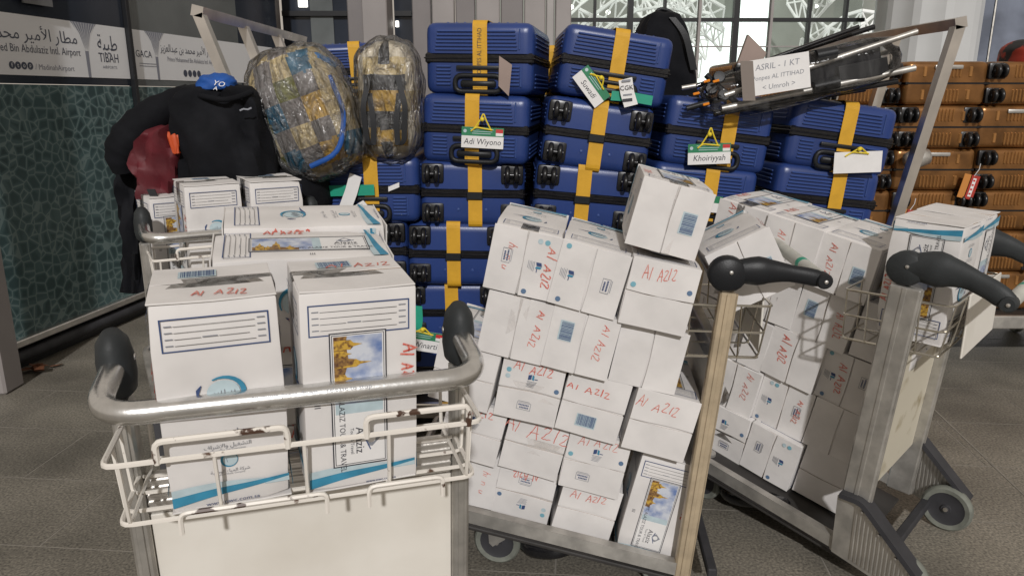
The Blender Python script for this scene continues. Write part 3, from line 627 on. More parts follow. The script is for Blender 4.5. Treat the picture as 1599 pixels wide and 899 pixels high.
# ================================================================== TROLLEYS
def wheel(parent, Mx, r, w=.034, name='wheel'):
    bm = bmesh.new(); lathe(bm, [(r * .72, -w * .40), (r * .90, -w * .5), (r * .98, -w * .34), (r, 0), (r * .98, w * .34), (r * .90, w * .5), (r * .72, w * .40)], 28); t = part(name, bm, M['rubber'], parent, Mx, 50)
    bm = bmesh.new(); lathe(bm, [(0, -w * .42), (r * .18, -w * .46), (r * .2, -w * .30), (r * .6, -w * .26), (r * .72, -w * .40), (r * .72, w * .40), (r * .6, w * .26), (r * .2, w * .30), (r * .18, w * .46), (0, w * .42)], 24); part('hub', bm, M['rubber_dark'], t, None, 40)
    bm = bmesh.new(); lathe(bm, [(0, -w * .62), (.008, -w * .60), (.008, w * .60), (0, w * .62)], 10); part('axle_bolt', bm, M['alu'], t)
    return t
def trolley(Mx, label, kind, group, hw=.28, hz=1.045, arm=.23, panel='panel', plates=True, postm='alu_dull', droop=1.0, pw=.048, gr=1.0):
    t = empty('luggage_trolley', Mx, label, 'trolley', group)
    for s in (-1, 1):
        bm = bmesh.new(); L = math.hypot(.08, hz - .14); a = math.degrees(math.atan2(.08, hz - .14))
        bx(bm, (0, 0, L / 2), (.034, pw, L), .005); bx(bm, (s * .0185, 0, L / 2), (.004, .012, L * .995), .001); bx(bm, (0, -pw / 2 - .0015, L / 2), (.012, .004, L * .995), .001)
        p = part('post', bm, M[postm], t, T(s * hw, 0, .09) @ RX(a), 30)
        bm = bmesh.new(); a0, a1 = Vector((s * hw, -.01, .115)), Vector((s * hw, .84, .305))
        strap(bm, [a0, a1], .042, .030, (0, -.22, .975)); part('side_rail', bm, M['alu_dull'], t)
        if plates:
            # rear foot plate with its rubber bumper
            bm = bmesh.new(); prism(bm, [(.03, .10), (.03, .30), (-.04, .30), (-.215, .12), (-.215, .055), (-.15, .05)], s * (hw + .024) - .004, s * (hw + .024) + .004, Matrix(((0, 0, 1, 0), (1, 0, 0, 0), (0, 1, 0, 0), (0, 0, 0, 1)))); fp = part('foot_plate', bm, M['alu_dull'], t)
            bm = bmesh.new()
            for k in range(15): y = -.03 - .0125 * k; z1 = .29 - (.29 - .13) * k / 14; zl = .100 + .278 * y + .006; bx(bm, (s * (hw + .030), y, (zl + z1) / 2), (.004, .0055, z1 - zl)); bx(bm, (s * (hw + .018), y, (zl + z1) / 2), (.004, .0055, z1 - zl))
            part('ribs', bm, M['alu'], fp)
            bm = bmesh.new(); strap(bm, fillet([(s * (hw + .018), .02, .312), (s * (hw + .018), -.045, .310), (s * (hw + .018), -.225, .128)], .02, 3), .062, .016, (1, 0, 0)); bump = part('bumper', bm, M['rubber_dark'], t, None, 30)
            bm = bmesh.new(); strap(bm, [(s * (hw + .034), -.03, .298), (s * (hw + .034), -.222, .106)], .030, .008, (0, .7, .7)); part('bumper_lip', bm, M['rubber_dark'], bump)
            bm = bmesh.new()
            for y, z in ((-.05, .278), (-.105, .222), (-.16, .166), (-.205, .12)): lathe(bm, [(0, .006), (.005, .005), (.006, 0)], 10, T(s * (hw + .039), y, z) @ RY(90 * s))
            part('bolts', bm, M['alu'], bump)
        wheel(t, T(s * (hw - (.010 if plates else .09)), -.165 if plates else .06, .085 if plates else .055) @ RY(90), .085 if plates else .055)
        # front castor
        wheel(t, T(s * .13, .585, .08) @ RZ(8 * s) @ RY(90), .08, .032)
        bm = bmesh.new()
        for q in (-1, 1): prism(bm, [(-.03, .02), (.012, -.012), (.024, 0), (.03, .10), (-.05, .10)], q * .021 - .002, q * .021 + .002, T(s * .13, .585, .08) @ RZ(8 * s) @ Matrix(((0, 0, 1, 0), (1, 0, 0, 0), (0, 1, 0, 0), (0, 0, 0, 1))))
        lathe(bm, [(0, .098), (.03, .098), (.03, .115), (0, .115)], 16, T(s * .13, .575, .08)); part('castor_fork', bm, M['alu_dull'], t, None, 30)
    bm = bmesh.new(); sl = .2217; M0 = Matrix(((1, 0, 0, 0), (0, math.cos(math.atan(sl)), -math.sin(math.atan(sl)), 0), (0, math.sin(math.atan(sl)), math.cos(math.atan(sl)), .058), (0, 0, 0, 1)))
    bx(bm, (0, .42, 0), (2 * hw - .03, .86, .012), .003, M0); part('deck', bm, M['deck'], t)
    bm = bmesh.new()
    for k in (-1, 0, 1): bx(bm, (k * .16, .42, -.022), (.03, .84, .03), .003, M0)
    part('under_frame', bm, M['rubber_dark'], t)
    bm = bmesh.new(); tube(bm, fillet([(-hw, .80, .30), (-hw, .86, .33), (hw, .86, .33), (hw, .80, .30)], .05), .014, 8); part('front_bumper_bar', bm, M['alu_dull'], t, None, 40)
    bm = bmesh.new(); bx(bm, (0, -.10, .085), (2 * hw - .05, .03, .03), .004); part('axle', bm, M['rubber_dark'], t)
    # cross beam and advertising panel between the posts
    zb = hz - .245
    bm = bmesh.new(); bx(bm, (0, -.062, zb), (2 * hw - .036, .030, .072), .003)
    for k in range(5): bx(bm, (0, -.0785, zb - .028 + .014 * k), (2 * hw - .038, .005, .006), .001)
    part('ribbed_crossbeam', bm, M['alu'], t)
    tl = math.degrees(math.atan2(.08, hz - .14)); ph = zb - .04 - .29
    bm = bmesh.new(); bx(bm, (0, 0, ph / 2), (2 * hw - .036, .012, ph), .002); part('advert_panel', bm, M[panel], t, T(0, -.022, .29) @ RX(tl))
    # basket
    wm = M['wire_white'] if kind == 'chrome' else M['wire']; wr = .0042 if kind == 'chrome' else .0032
    if kind == 'chrome': Y0, Y1, Z0, Z1 = -.262, -.02, hz - .20, hz - .085
    else: Y0, Y1, Z0, Z1 = -.19, .09, hz - .245, hz - .09
    X = hw - .012; bk = None
    bm = bmesh.new()
    tube(bm, fillet([(-X - .008, Y0 - .015, Z1), (X + .008, Y0 - .015, Z1), (X + .008, Y1, Z1), (-X - .008, Y1, Z1)], .02, 3, True), wr * 1.15, 6, closed=True)
    tube(bm, fillet([(-X, Y0 + .01, Z0), (X, Y0 + .01, Z0), (X, Y1, Z0), (-X, Y1, Z0)], .02, 3, True), wr, 6, closed=True)
    bk = part('basket', bm, wm, t, None, 50)
    nx = 5
    bm = bmesh.new()
    for k in range(nx):
        x = -X + .015 + (2 * X - .03) * k / (nx - 1); q = Y0 - .015
        tube(bm, fillet([(x, q, Z1), (x, Y0 + .01, Z0 - .002), (x, Y1, Z0 - .002), (x, Y1, Z1)], .012, 2), wr * .85, 5)
    for k in range(1, 4):
        y = Y0 + (Y1 - Y0) * k / 4
        tube(bm, fillet([(-X - .008, y, Z1), (-X, y, Z0 - .005), (X, y, Z0 - .005), (X + .008, y, Z1)], .012, 2), wr * .85, 5)
    if kind != 'chrome': tube(bm, fillet([(-X - .008, Y0, (Z0 + Z1) / 2), (X + .008, Y0, (Z0 + Z1) / 2), (X + .008, Y1, (Z0 + Z1) / 2), (-X - .008, Y1, (Z0 + Z1) / 2)], .02, 3, True), wr, 6, closed=True)
    part('cross_wires', bm, wm, bk, None, 50)
    if kind != 'chrome': bm = bmesh.new(); bx(bm, (.06, Y0 - .022, (Z0 + Z1) / 2 - .01), (2 * X - .14, .006, Z1 - Z0 + .04), .002); part('basket_plate', bm, M['panel'], t)
    if kind == 'chrome':
        bm = bmesh.new(); q = Y0 - .016
        for a, b in ((-X + .07, -.025), (.10, X - .015)): tube(bm, fillet([(a, q, Z1 - .004), (a, q - .004, Z1 + .034), (b, q - .004, Z1 + .034), (b, q, Z1 - .004)], .012, 3), wr * 1.3, 7)
        for a, b in ((-X + .09, .03), (.10, X - .06)): tube(bm, fillet([(a, Y0, Z0 - .024), (a, Y0 - .002, Z0 + .014), (b, Y0 - .002, Z0 + .014), (b, Y0, Z0 - .024)], .012, 3), wr, 6)
        part('raised_rail', bm, M['wire_rust'], bk, None, 50)
        # handle: one bent tube held by two dark end caps on the posts
        tp = -.08
        bm = bmesh.new(); tube(bm, fillet([(-hw, tp - .02, hz + .015), (-hw - .006, tp - arm, hz - .015), (hw + .006, tp - arm, hz - .015), (hw, tp - .02, hz + .015)], .105, 9), .0195, 16); h = part('handlebar', bm, M['chrome'], t, None, 60)
        P = Print(); P.text('to move press down    release to stop', 0, 0, .011, 'grey_ink', sx=1.1); obj('embossed_text', P.mesh('embossed_text'), h, T(0.02, tp - arm - .0168, hz - .015 + .0105) @ RX(58))
        for s in (-1, 1):
            bm = bmesh.new(); lathe(bm, [(0, .075), (.016, .070), (.028, .052), (.033, .02), (.033, -.015), (.029, -.040), (.022, -.048), (0, -.048)], 20, Matrix.Diagonal((.92, 1.25, 1, 1)))
            c = part('end_cap', bm, M['grip'], t, T(s * hw, tp, hz + .005) @ RX(12), 50)
            bm = bmesh.new(); lathe(bm, [(0, .003), (.005, .002), (.006, 0)], 10, T(-s * .030, 0, .02) @ RY(-90 * s)); part('screw', bm, M['alu'], c)
    else:
        tp = -.085
        for s in (-1, 1):
            bm = bmesh.new()
            pts = fillet([(s * hw, tp + .03, hz + .006), (s * hw, tp - .06, hz + .012), (s * hw, tp - .13, hz + .012 - .008 * droop), (s * hw, tp - .205, hz + .008 - .034 * droop), (s * hw, tp - arm, hz + .004 - .056 * droop)], .03, 3)
            n = len(pts); rad = [.020 + .0 + (.018 * max(0, 1 - abs(i - n * .2) / (n * .35))) + (.004 if i < n - 1 else 0) for i in range(n)]; rad[0] = .024; rad = [q * gr for q in rad]
            tube(bm, pts, .03, 14, radii=rad, flat=.62, up=(0, 0, 1))
            lathe(bm, [(0, -.022), (.042, -.022), (.050, -.014), (.050, .014), (.042, .022), (0, .022)], 24, T(s * hw, tp + .012, hz + .002) @ RY(90) @ Matrix.Diagonal((1, 1.05, 1, 1)))
            lathe(bm, [(0, -.022), (.018, -.022), (.022, -.016), (.022, .016), (.018, .022), (0, .022)], 16, T(s * hw, tp - arm, hz + .004 - .058 * droop) @ RY(90))
            g = part('grip_arm', bm, M['plastic'] if panel != 'panel_dirty' else M['grip'], t, None, 50)
            bm = bmesh.new()
            for y, z, q in ((tp + .005, hz + .01, .0235), (tp - arm - .002, hz + .004 - .058 * droop, .0235)): lathe(bm, [(0, .003), (.005, .002), (.006, 0)], 10, T(s * (hw + q), y, z) @ RY(90 * s)); lathe(bm, [(0, .003), (.005, .002), (.006, 0)], 10, T(s * (hw - q), y, z) @ RY(-90 * s))
            part('screw', bm, M['alu'], g)
        bm = bmesh.new(); tube(bm, [(-hw + .02, tp - arm, hz + .004 - .058 * droop), (hw - .02, tp - arm, hz + .004 - .058 * droop)], .020, 16); h = part('handlebar', bm, mat('pale_sleeve', (.55, .55, .50), .45, var=.2, vscale=12), t, None, 60)
        bm = bmesh.new(); tube(bm, [(-.10, tp - arm, hz + .004 - .058 * droop), (-.07, tp - arm, hz + .004 - .058 * droop)], .0206, 16); part('green_ring', bm, M['teal'], h, None, 60)
    # brake lever under the deck
    bm = bmesh.new(); tube(bm, fillet([(-.17, .30, .115), (-.20, .40, .085), (-.16, .50, .07), (.0, .50, .06), (.12, .40, .09)], .05), .026, 10, flat=.55); bx(bm, (-.17, .28, .105), (.07, .09, .06), .012); part('brake_lever', bm, M['plastic_gloss'], t, None, 50)
    return t

GT = 'luggage trolleys loaded with water cartons'
MA = T(-.415, 1.372, 0) @ RZ(16.5)
trA = trolley(MA, 'foremost trolley with chrome handlebar, white wire basket and blank cream panel', 'chrome', GT, .300, 1.062, .165)
MB_ = T(.547, 2.287, 0) @ RZ(84.5)
trB = trolley(MB_, 'middle trolley seen from its side, black grip and bare aluminium post tinted by warm light', 'black', GT, .28, 1.045, .245, plates=False, postm='post_warm_lit', droop=.25)
MC = T(1.262, 2.325, 0) @ RZ(46.8)
trC = trolley(MC, 'right trolley turned away, grey grips and stained cream panel', 'black', GT, .28, 1.045, .245, 'panel_dirty', pw=.085, gr=1.25)
MD = T(-1.10, 2.86, 0) @ RZ(30)
trD = trolley(MD, 'rear left trolley with chrome handlebar beside the glass wall', 'chrome', GT, .30, 1.062, .165)

# ---------------------------------------------------------------- cartons on the trolleys
GA, GB, GCc, GD = 'cartons on the front trolley', 'cartons stacked on the middle trolley', 'cartons stacked on the right trolley', 'cartons on the rear left trolley'
def upright(Mt, x, y, z, yaw, label, group, sides, tiltx=0, tilty=0, flip=False, **kw):
    Mx = Mt @ T(x, y, z) @ RZ(yaw) @ RX(tiltx) @ RY(tilty)
    if flip: Mx = Mx @ T(0, 0, CH) @ RY(180)
    return carton(Mx, label, group, sides=sides, tape=True, **kw)
zA = 1.062 - .196
upright(MA, -.128, -.135, zA, 5, 'left upright carton in the front basket, blue drop emblem facing out', GA, 'ASAS', 3.0, 0, upper=('bars',), lower=('hand_low',), opn=(1, 1))
upright(MA, .086, -.130, zA, 5, 'right upright carton in the front basket, tour picture facing out', GA, 'SASA', 3.0, 1, upper=('bars', 'hand_low'), lower=(), opn=(1, 1))
# lying pair on the front trolley load and the cartons that carry them
UA = (RZ(18) @ Vector((1, 0, 0))); VA = (RZ(18) @ Vector((0, 1, 0)))
def flat(p, yaw, tilt, label, group, top, roll=0, **kw):
    """carton lying with a long side up, its top end to the left; top = print on the upper side"""
    Mx = T(*p) @ RZ(yaw) @ RX(tilt) @ RY(roll) @ basis((CH / 2, 0, 0), (0, -1, 0), (0, 0, 1), (-1, 0, 0))
    return carton(Mx, label, group, sides=('AASA' if top == 'S' else 'SSAS'), **kw)
n = 0
for k in range(4):
    for r_ in range(2):
        c = Vector((-.44, 1.62, .31 + .197 * k)) + VA * (.2 * r_) + Vector((0, 0, .02))
        flat(c, 18 + random.uniform(-2, 2), 0, ('%s carton of the %s column under the lying pair, front trolley' % (('lowest', 'second', 'third', 'fourth')[k], ('near', 'far')[r_])), GA, 'A')
flat(Vector((-.455, 1.575, 1.118)) + Vector((0, 0, .0)), 18, 7, 'lying carton with the tour picture up, behind the front basket', GA, 'S', 2)
flat(Vector((-.500, 1.765, 1.150)), 19, 7, 'lying carton with the drop emblem up, behind the front basket', GA, 'A', 2)
zD = 1.062 - .196
upright(MD, -.085, -.130, zD, 4, 'left upright carton in the rear basket, barcode on top', GD, 'ASAS', 2, upper=('bars',))
upright(MD, .135, -.128, zD, 4, 'right upright carton in the rear basket under the black jacket', GD, 'ASAS', 2, upper=('bars',))
upright(MD, -.19, .15, .80, 10, 'narrow glimpse of a carton beside the maroon bag, rear trolley', GD, 'SASA', 2)
upright(MD, -.19, .15, .435, 10, 'carton low behind the rear basket, mostly hidden', GD, 'SASA', 2)
# middle trolley
yb, slb = R(-7.56), R(12.49)
uB = Vector((math.cos(slb) * math.cos(yb), math.cos(slb) * math.sin(yb), -math.sin(slb))); vB = Vector((-math.sin(yb), math.cos(yb), 0)); wB = uB.cross(vB)
tB = Vector((-.095, 2.093, .213)); duB = [.02, .01, -.044, -.129, -.154, -.185]; dvB = [.076, .033, 0, -.02, -.035, -.055]
def posB(row, col, dz=0): return tB + uB * (.1955 * col + duB[row - 1] - .005) + vB * dvB[row - 1] + wB * (.1925 * (row - 1) + .002 + dz)
BX = [(1, -1, 'V', ('scrawl',), ('stamp',), 'lowest row, first from the left with red scrawl'), (1, 0, 'X', ('dots_a', 'book'), ('stamp', 'hand_low'), 'lowest row, second from the left with teal dots'), (1, 1, 'H', ('hand',), (), 'lowest row, third from the left, plain lower flap'),
      (2, -1, 'H', ('handbook',), (), 'second row up, first from the left beside the front handle'), (2, 0, 'H', ('hand_big',), (), 'second row up, with the largest red writing'), (2, 1, 'H', ('handbook', 'dots_b'), ('stamp',), 'second row up, beside the upright carton'),
      (3, -1, 'H', ('hand',), ('stamp',), 'third row up, half hidden by the front handle'), (3, 0, 'H', ('handbook', 'dots_a'), ('stamp',), 'third row up, with stamp below red writing'), (3, 1, 'H', ('hand',), ('bars',), 'third row up, barcode on its lower flap'), (3, 2, 'H', ('hand',), (), 'third row up, rightmost above the upright carton'),
      (4, 0, 'V', ('hand',), (), 'fourth row up, leftmost with upright red writing'), (4, 1, 'V', ('hand',), ('bars',), 'fourth row up, barcode left of red writing'), (4, 2, 'V', (), (), 'fourth row up, both flaps blank'),
      (5, 0, 'V', ('handbook', 'dots_a'), ('scrawl', 'stamp'), 'top full row, leftmost with red scrawl'), (5, 1, 'V', ('stamp',), ('book', 'dots_b'), 'top full row, centre with black stamps and no red writing'), (5, 2, 'H', ('hand', 'dots_b'), (), 'top full row, rightmost with red writing across its upper flap'),
      (6, 2, 'V', ('bars',), (), 'alone on the very top, barcode on its right flap')]
for row, col, seam, up, lo, txt in BX:
    dz = 0.02 if row == 6 else 0
    lay(posB(row, col, dz), uB, vB, wB, seam, label='carton on the middle trolley, ' + txt, group=GB, upper=up, lower=lo, sides='SASA' if (row, col) not in ((6, 2),) else 'ASAS', opn=(2.2, 2.2))
p = posB(1, 2) + uB * .018 - vB * .035
carton(basis(p + uB * (CW / 2) + vB * (CD / 2), uB, vB, wB), 'upright carton with tour picture at the foot of the middle trolley post', GB, sides='SASA')
# tilted carton caught behind the middle trolley's grip
dt = .155; ub = Vector((math.cos(R(27)), -.10, math.sin(R(27)))).normalized(); vb = Vector((.12, .99, 0)); vb = (vb - ub * ub.dot(vb)).normalized(); wb = ub.cross(vb)
pt = aty(1140, 489, 2.10); pt2 = pt - ub * .0
lay(aty(1140, 489, 2.10), ub, vb, wb, 'V', label='tilted carton caught behind the black grip of the middle trolley', group=GB, upper=('bars',), lower=(), sides='SASA')
# right trolley
yc, slc = R(-43.76), R(11.0)
uC = Vector((math.cos(slc) * math.cos(yc), math.cos(slc) * math.sin(yc), -math.sin(slc))); vC = Vector((-math.sin(yc), math.cos(yc), 0)); wC = uC.cross(vC)
tC = Vector((.66, 2.788, .222)); duC = [-.087, -.109, -.119, -.059, -.04]; dvC = [-.001, .007, .016, .006, -.028]
def posC(row, col): return tC + uC * (.194 * col + duC[row - 1]) + vC * dvC[row - 1] + wC * (.1915 * (row - 1))
CX = [(1, 1, 'H', ('book', 'dots_b'), ('stamp',), 'lowest row, leftmost with stamp and emblem'), (1, 2, 'V', ('book', 'dots_a'), ('stamp',), 'lowest row, second with stamp beside emblem'), (1, 3, 'H', (), (), 'lowest row, rightmost blank in shadow'),
      (2, 1, 'V', ('hand',), ('stamp',), 'second row up, leftmost with stamp and writing'), (2, 2, 'V', ('stamp', 'hand'), ('book', 'dots_a'), 'second row up, middle with emblem and red writing'), (2, 3, 'V', (), (), 'second row up, rightmost blank in shadow'),
      (3, 1, 'V', (), (), 'third row up, leftmost and blank'), (3, 2, 'V', (), ('hand',), 'third row up, red writing on its left flap'), (3, 3, 'V', ('stamp',), ('handbook', 'dots_b'), 'third row up, rightmost in the shade'),
      (4, 1, 'V', (), ('stamp',), 'fourth row up, leftmost behind the wire basket'), (4, 2, 'V', ('hand',), ('bars',), 'fourth row up, barcode beside red writing'), (4, 3, 'H', (), (), 'fourth row up, rightmost behind the post'),
      (5, 0, 'V', (), ('hand',), 'top row, leftmost'), (5, 1, 'V', (), ('hand',), 'top row, second from the left'), (5, 2, 'V', ('bars',), ('hand',), 'top row, rightmost with barcode')]
for row, col, seam, up, lo, txt in CX:
    lay(posC(row, col), uC, vC, wC, seam, label='carton on the right trolley, ' + txt, group=GCc, upper=up, lower=lo, sides='ASAS' if (row, col) in ((5, 0), (5, 1)) else 'SASA', opn=(2.2, 2.2))
lay(posC(4, 0), uC, vC, wC, 'V', label='carton on the right trolley, fourth row, hidden under the top left one', group=GCc)
lay(posC(3, 0), uC, vC, wC, 'V', label='carton on the right trolley, third row, behind the middle trolley post', group=GCc)
lay(posC(2, 0), uC, vC, wC, 'V', label='carton on the right trolley, second row, behind the middle trolley post', group=GCc)
lay(posC(1, 0), uC, vC, wC, 'V', label='carton on the right trolley, lowest row, behind the middle trolley post', group=GCc)
zC = 1.045 - .235
upright(MC, -.085, -.075, zC, -92, 'near carton standing upside down in the right trolley basket', GCc, 'SASA', 0, 3, True)
upright(MC, .125, -.075, zC, -92, 'far carton standing upside down in the right trolley basket', GCc, 'ASAS', 0, 3, True)
# ================================================================== SUITCASES
SW, SL, SH = 0.452, 0.62, 0.284
def castor(bm, x, y, z, s):
    bx(bm, (x, y + .004, z), (.098, .030, .086), .022, seg=2)
    for k in (-1, 1): lathe(bm, [(0, -.011), (.028, -.011), (.037, -.007), (.039, 0), (.037, .007), (.028, .011), (0, .011)], 18, T(x + k * .019, y + .034, z) @ RY(90))
    lathe(bm, [(0, -.034), (.011, -.034), (.011, .034), (0, .034)], 10, T(x, y + .034, z) @ RY(90))
def make_suitcase():
    c = empty('blue_suitcase', None, 'x', 'suitcase', 'blue suitcases stacked on the flat trolley')
    hb = .019
    for nm, z0, z1 in (('lower_shell', 0, SH / 2 - hb), ('upper_shell', SH / 2 + hb, SH)):
        bm = bmesh.new(); h = z1 - z0; bx(bm, (0, 0, 0), (SW, SL, 2 * h if True else h), .045, seg=4)
        bmesh.ops.bisect_plane(bm, geom=bm.verts[:] + bm.edges[:] + bm.faces[:], plane_co=(0, 0, 0), plane_no=(0, 0, 1 if nm == 'lower_shell' else -1), clear_outer=True)
        bmesh.ops.translate(bm, vec=(0, 0, z1 if nm == 'lower_shell' else z0), verts=bm.verts)
        bmesh.ops.holes_fill(bm, edges=[e for e in bm.edges if e.is_boundary]); sh = part(nm, bm, M['blue'], c, None, 40)
        bm = bmesh.new(); y = -SL / 2
        if nm == 'upper_shell':
            for k in range(6): bx(bm, (-.012, y, z0 + .016 + .0142 * k), (.345 - .004 * k, .015, .0078), .0028)
            bx(bm, (.168, y, z0 + .056), (.006, .010, .082), .002)
        else:
            for k in range(6):
                z = z1 - .014 - .0142 * k; bx(bm, (-.148, y, z), (.062, .015, .0078), .0028); bx(bm, (.142, y, z), (.058, .015, .0078), .0028)
            bx(bm, (.176, y, z1 - .052), (.006, .010, .082), .002)
        for s in (-1, 1):
            for k in range(4): bx(bm, (s * SW / 2, 0, z0 + (.03 if nm == 'upper_shell' else .03) + .017 * k), (.008, .48, .007), .002)
        if nm == 'upper_shell':
            for k in range(9): bx(bm, (-.144 + .036 * k, 0, SH), (.010, .50, .008), .0025)
        else:
            lathe(bm, [(0, .004), (.006, .003), (.007, 0)], 8, T(-.06, SL / 2, z1 - .05) @ RX(-90)); lathe(bm, [(0, .004), (.006, .003), (.007, 0)], 8, T(.06, SL / 2, z1 - .05) @ RX(-90))
        part('moulded_ribs', bm, M['blue_rib'], sh)
    bm = bmesh.new(); bx(bm, (0, 0, SH / 2), (SW + .003, SL + .003, 2 * hb + .006), .008); bx(bm, (0, 0, SH / 2), (SW + .010, SL + .010, .006), .002); part('zip_band', bm, M['zip'], c)
    bm = bmesh.new(); y, z, x0 = SL / 2 + .0100, SH + .007, .005
    strap(bm, fillet([(x0 + .004, -y, .01), (x0, -y, z), (x0, y, z), (x0 - .004, y, -.006), (x0 + .004, -y, -.006), (x0 + .004, -y, .03)], .03, 4), .060, .0025, (1, 0, 0)); ys = part('yellow_strap', bm, M['yellow'], c)
    bm = bmesh.new(); bx(bm, (x0, y + .004, SH * .47), (.070, .010, .034), .004); part('buckle', bm, M['plastic'], ys)
    bm = bmesh.new(); y = -SL / 2 - .006; tube(bm, fillet([(-.098, y, .010), (.098, y, .010), (.098, y, .074), (-.098, y, .074)], .032, 4, True), .0110, 8, closed=True); bx(bm, (0, y - .001, .042), (.15, .016, .030), .008); part('pull_handle', bm, M['plastic'], c, None, 50)
    bm = bmesh.new(); bx(bm, (0, y - .004, .105), (.185, .016, .017), .006, seg=2); part('carry_handle', bm, M['plastic'], c, None, 50)
    for sx in (-1, 1):
        for z in (.058, SH - .058):
            bm = bmesh.new(); castor(bm, sx * (SW / 2 - .056), SL / 2 - .008, z, 1); part('castor', bm, M['dark_wheel'], c, None, 50)
    return c
suit = make_suitcase(); SUSED = [False]
def case(px, py, y, roll, label, end='handle', yaw=0, dz=0, proto=None, group=None, tiltx=0):
    """front face centre at photo point (px, py) on the plane y"""
    global suit
    p = aty(px, py, y) + Vector((0, 0, dz)); Mx = T(*p) @ RZ(yaw) @ RY(roll) @ RX(tiltx) @ T(0, SL / 2, 0) @ (RZ(180) if end == 'wheels' else Matrix()) @ T(0, 0, -SH / 2)
    if not SUSED[0]: o = suit; SUSED[0] = True
    else:
        o = clone_tree(suit)
        for ch in o.children:
            if ch.name.startswith('yellow_strap'): ch.location.x += random.uniform(-.035, .035)
            if ch.name.startswith('strap_lettering'): bpy.data.objects.remove(ch)
    o.matrix_world = Mx; o['label'] = label; return o
Y = 3.2
case(748, 92, Y, 1, 'top blue suitcase of the tall stack, lettering on its yellow strap', yaw=-9)
case(742, 203, Y - .01, 2, 'blue suitcase second from the top of the tall stack, name tag hanging', yaw=-7)
case(738, 303, Y + .02, 1, 'blue suitcase third from the top of the tall stack, castors facing out', 'wheels')
case(717, 398, Y + .02, 1, 'blue suitcase fourth in the tall stack, castors and torn film', 'wheels')
case(708, 489, Y + .06, 0, 'blue suitcase fifth in the tall stack, partly behind cartons', 'wheels')
case(700, 578, Y + .06, 0, 'lowest blue suitcase of the tall stack', 'wheels')
case(572, 297, Y - .02, 0, 'blue suitcase under the wrapped backpack, teal airline tag on it')
case(556, 393, Y, 0, 'blue suitcase second from top of the left stack, castors out', 'wheels')
case(556, 484, Y, 0, 'blue suitcase third in the left stack, behind lying cartons', 'wheels')
case(556, 573, Y, 0, 'lowest blue suitcase of the left stack', 'wheels')
case(962, 104, Y, 8.5, 'tilted top blue suitcase with name tag, below the black backpack', yaw=1)
case(934, 214, Y - .02, 7.5, 'tilted blue suitcase with castors, second in the leaning stack', 'wheels')
case(916, 310, Y - .01, 5, 'blue suitcase with castors, third in the leaning stack', 'wheels')
case(902, 404, Y + .02, 3, 'blue suitcase fourth in the leaning stack, behind cartons', 'wheels')
case(890, 497, Y + .02, 1, 'blue suitcase fifth in the leaning stack, hidden by cartons', 'wheels')
case(880, 588, Y + .02, 0, 'lowest blue suitcase of the leaning stack', 'wheels')
case(1123, 212, Y, 7, 'blue suitcase with pull handle under the folded wheelchair, tag with yellow string', yaw=2)
case(1099, 312, Y, 6, 'blue suitcase with pull handle right above the cartons', yaw=2)
case(1080, 410, Y + .03, 4, 'blue suitcase behind the top single carton', yaw=2)
case(1060, 508, Y + .03, 2, 'blue suitcase behind the middle trolley post', yaw=1)
case(1045, 603, Y + .03, 0, 'lowest blue suitcase behind the middle trolley post')
case(1316, 215, Y, 7.5, 'blue suitcase with a blank white tag, top of the right stack', yaw=3)
case(1290, 314, Y, 6, 'blue suitcase second in the right stack, strap and ribs showing', yaw=3)
case(1265, 413, Y + .03, 4, 'blue suitcase third in the right stack, behind cartons', yaw=2)
case(1240, 512, Y + .03, 2, 'blue suitcase fourth in the right stack, hidden by cartons', yaw=1)
case(1220, 607, Y + .03, 0, 'lowest blue suitcase of the right stack')
case(556, 112, 4.05, -3, 'small glimpse of a blue suitcase between the two wrapped bags', yaw=8, dz=0)
case(566, 196, 4.05, 0, 'blue suitcase in the rear row under the glimpsed one', yaw=4)
case(566, 272, 4.05, 0, 'blue suitcase in the rear row, hidden behind the left stack', yaw=4)
for k, (px, py, t_) in enumerate(((852, 120, 'glimpsed high in the gap beside the tall stack'), (850, 205, 'glimpsed in the gap below the highest rear one'), (848, 288, 'of the rear row in the gap, third down'), (690, 200, 'of the rear row hidden behind the tall stack'), (690, 285, 'of the rear row low behind the tall stack'), (1210, 200, 'of the rear row in the gap under the wheelchair'), (1215, 280, 'of the rear row low between the two right stacks'))):
    case(px, py, 3.93, random.uniform(-2, 3), 'blue suitcase ' + t_, 'wheels' if k % 2 else 'handle', yaw=random.uniform(-3, 3))
# lettering on the strap of the top suitcase
P = Print(); P.text('PONPES AL ITTIHAD', 0, 0, .026, 'ink', sx=.8); P.text('ASSAY AL', .055, .0, .001, 'ink')
p = aty(742, 88, Y - .0105); tp_ = suit
obj('strap_lettering', P.mesh('strap_lettering'), suit, T(.005, -SL / 2 - .0120, .165) @ RX(90) @ RZ(90))

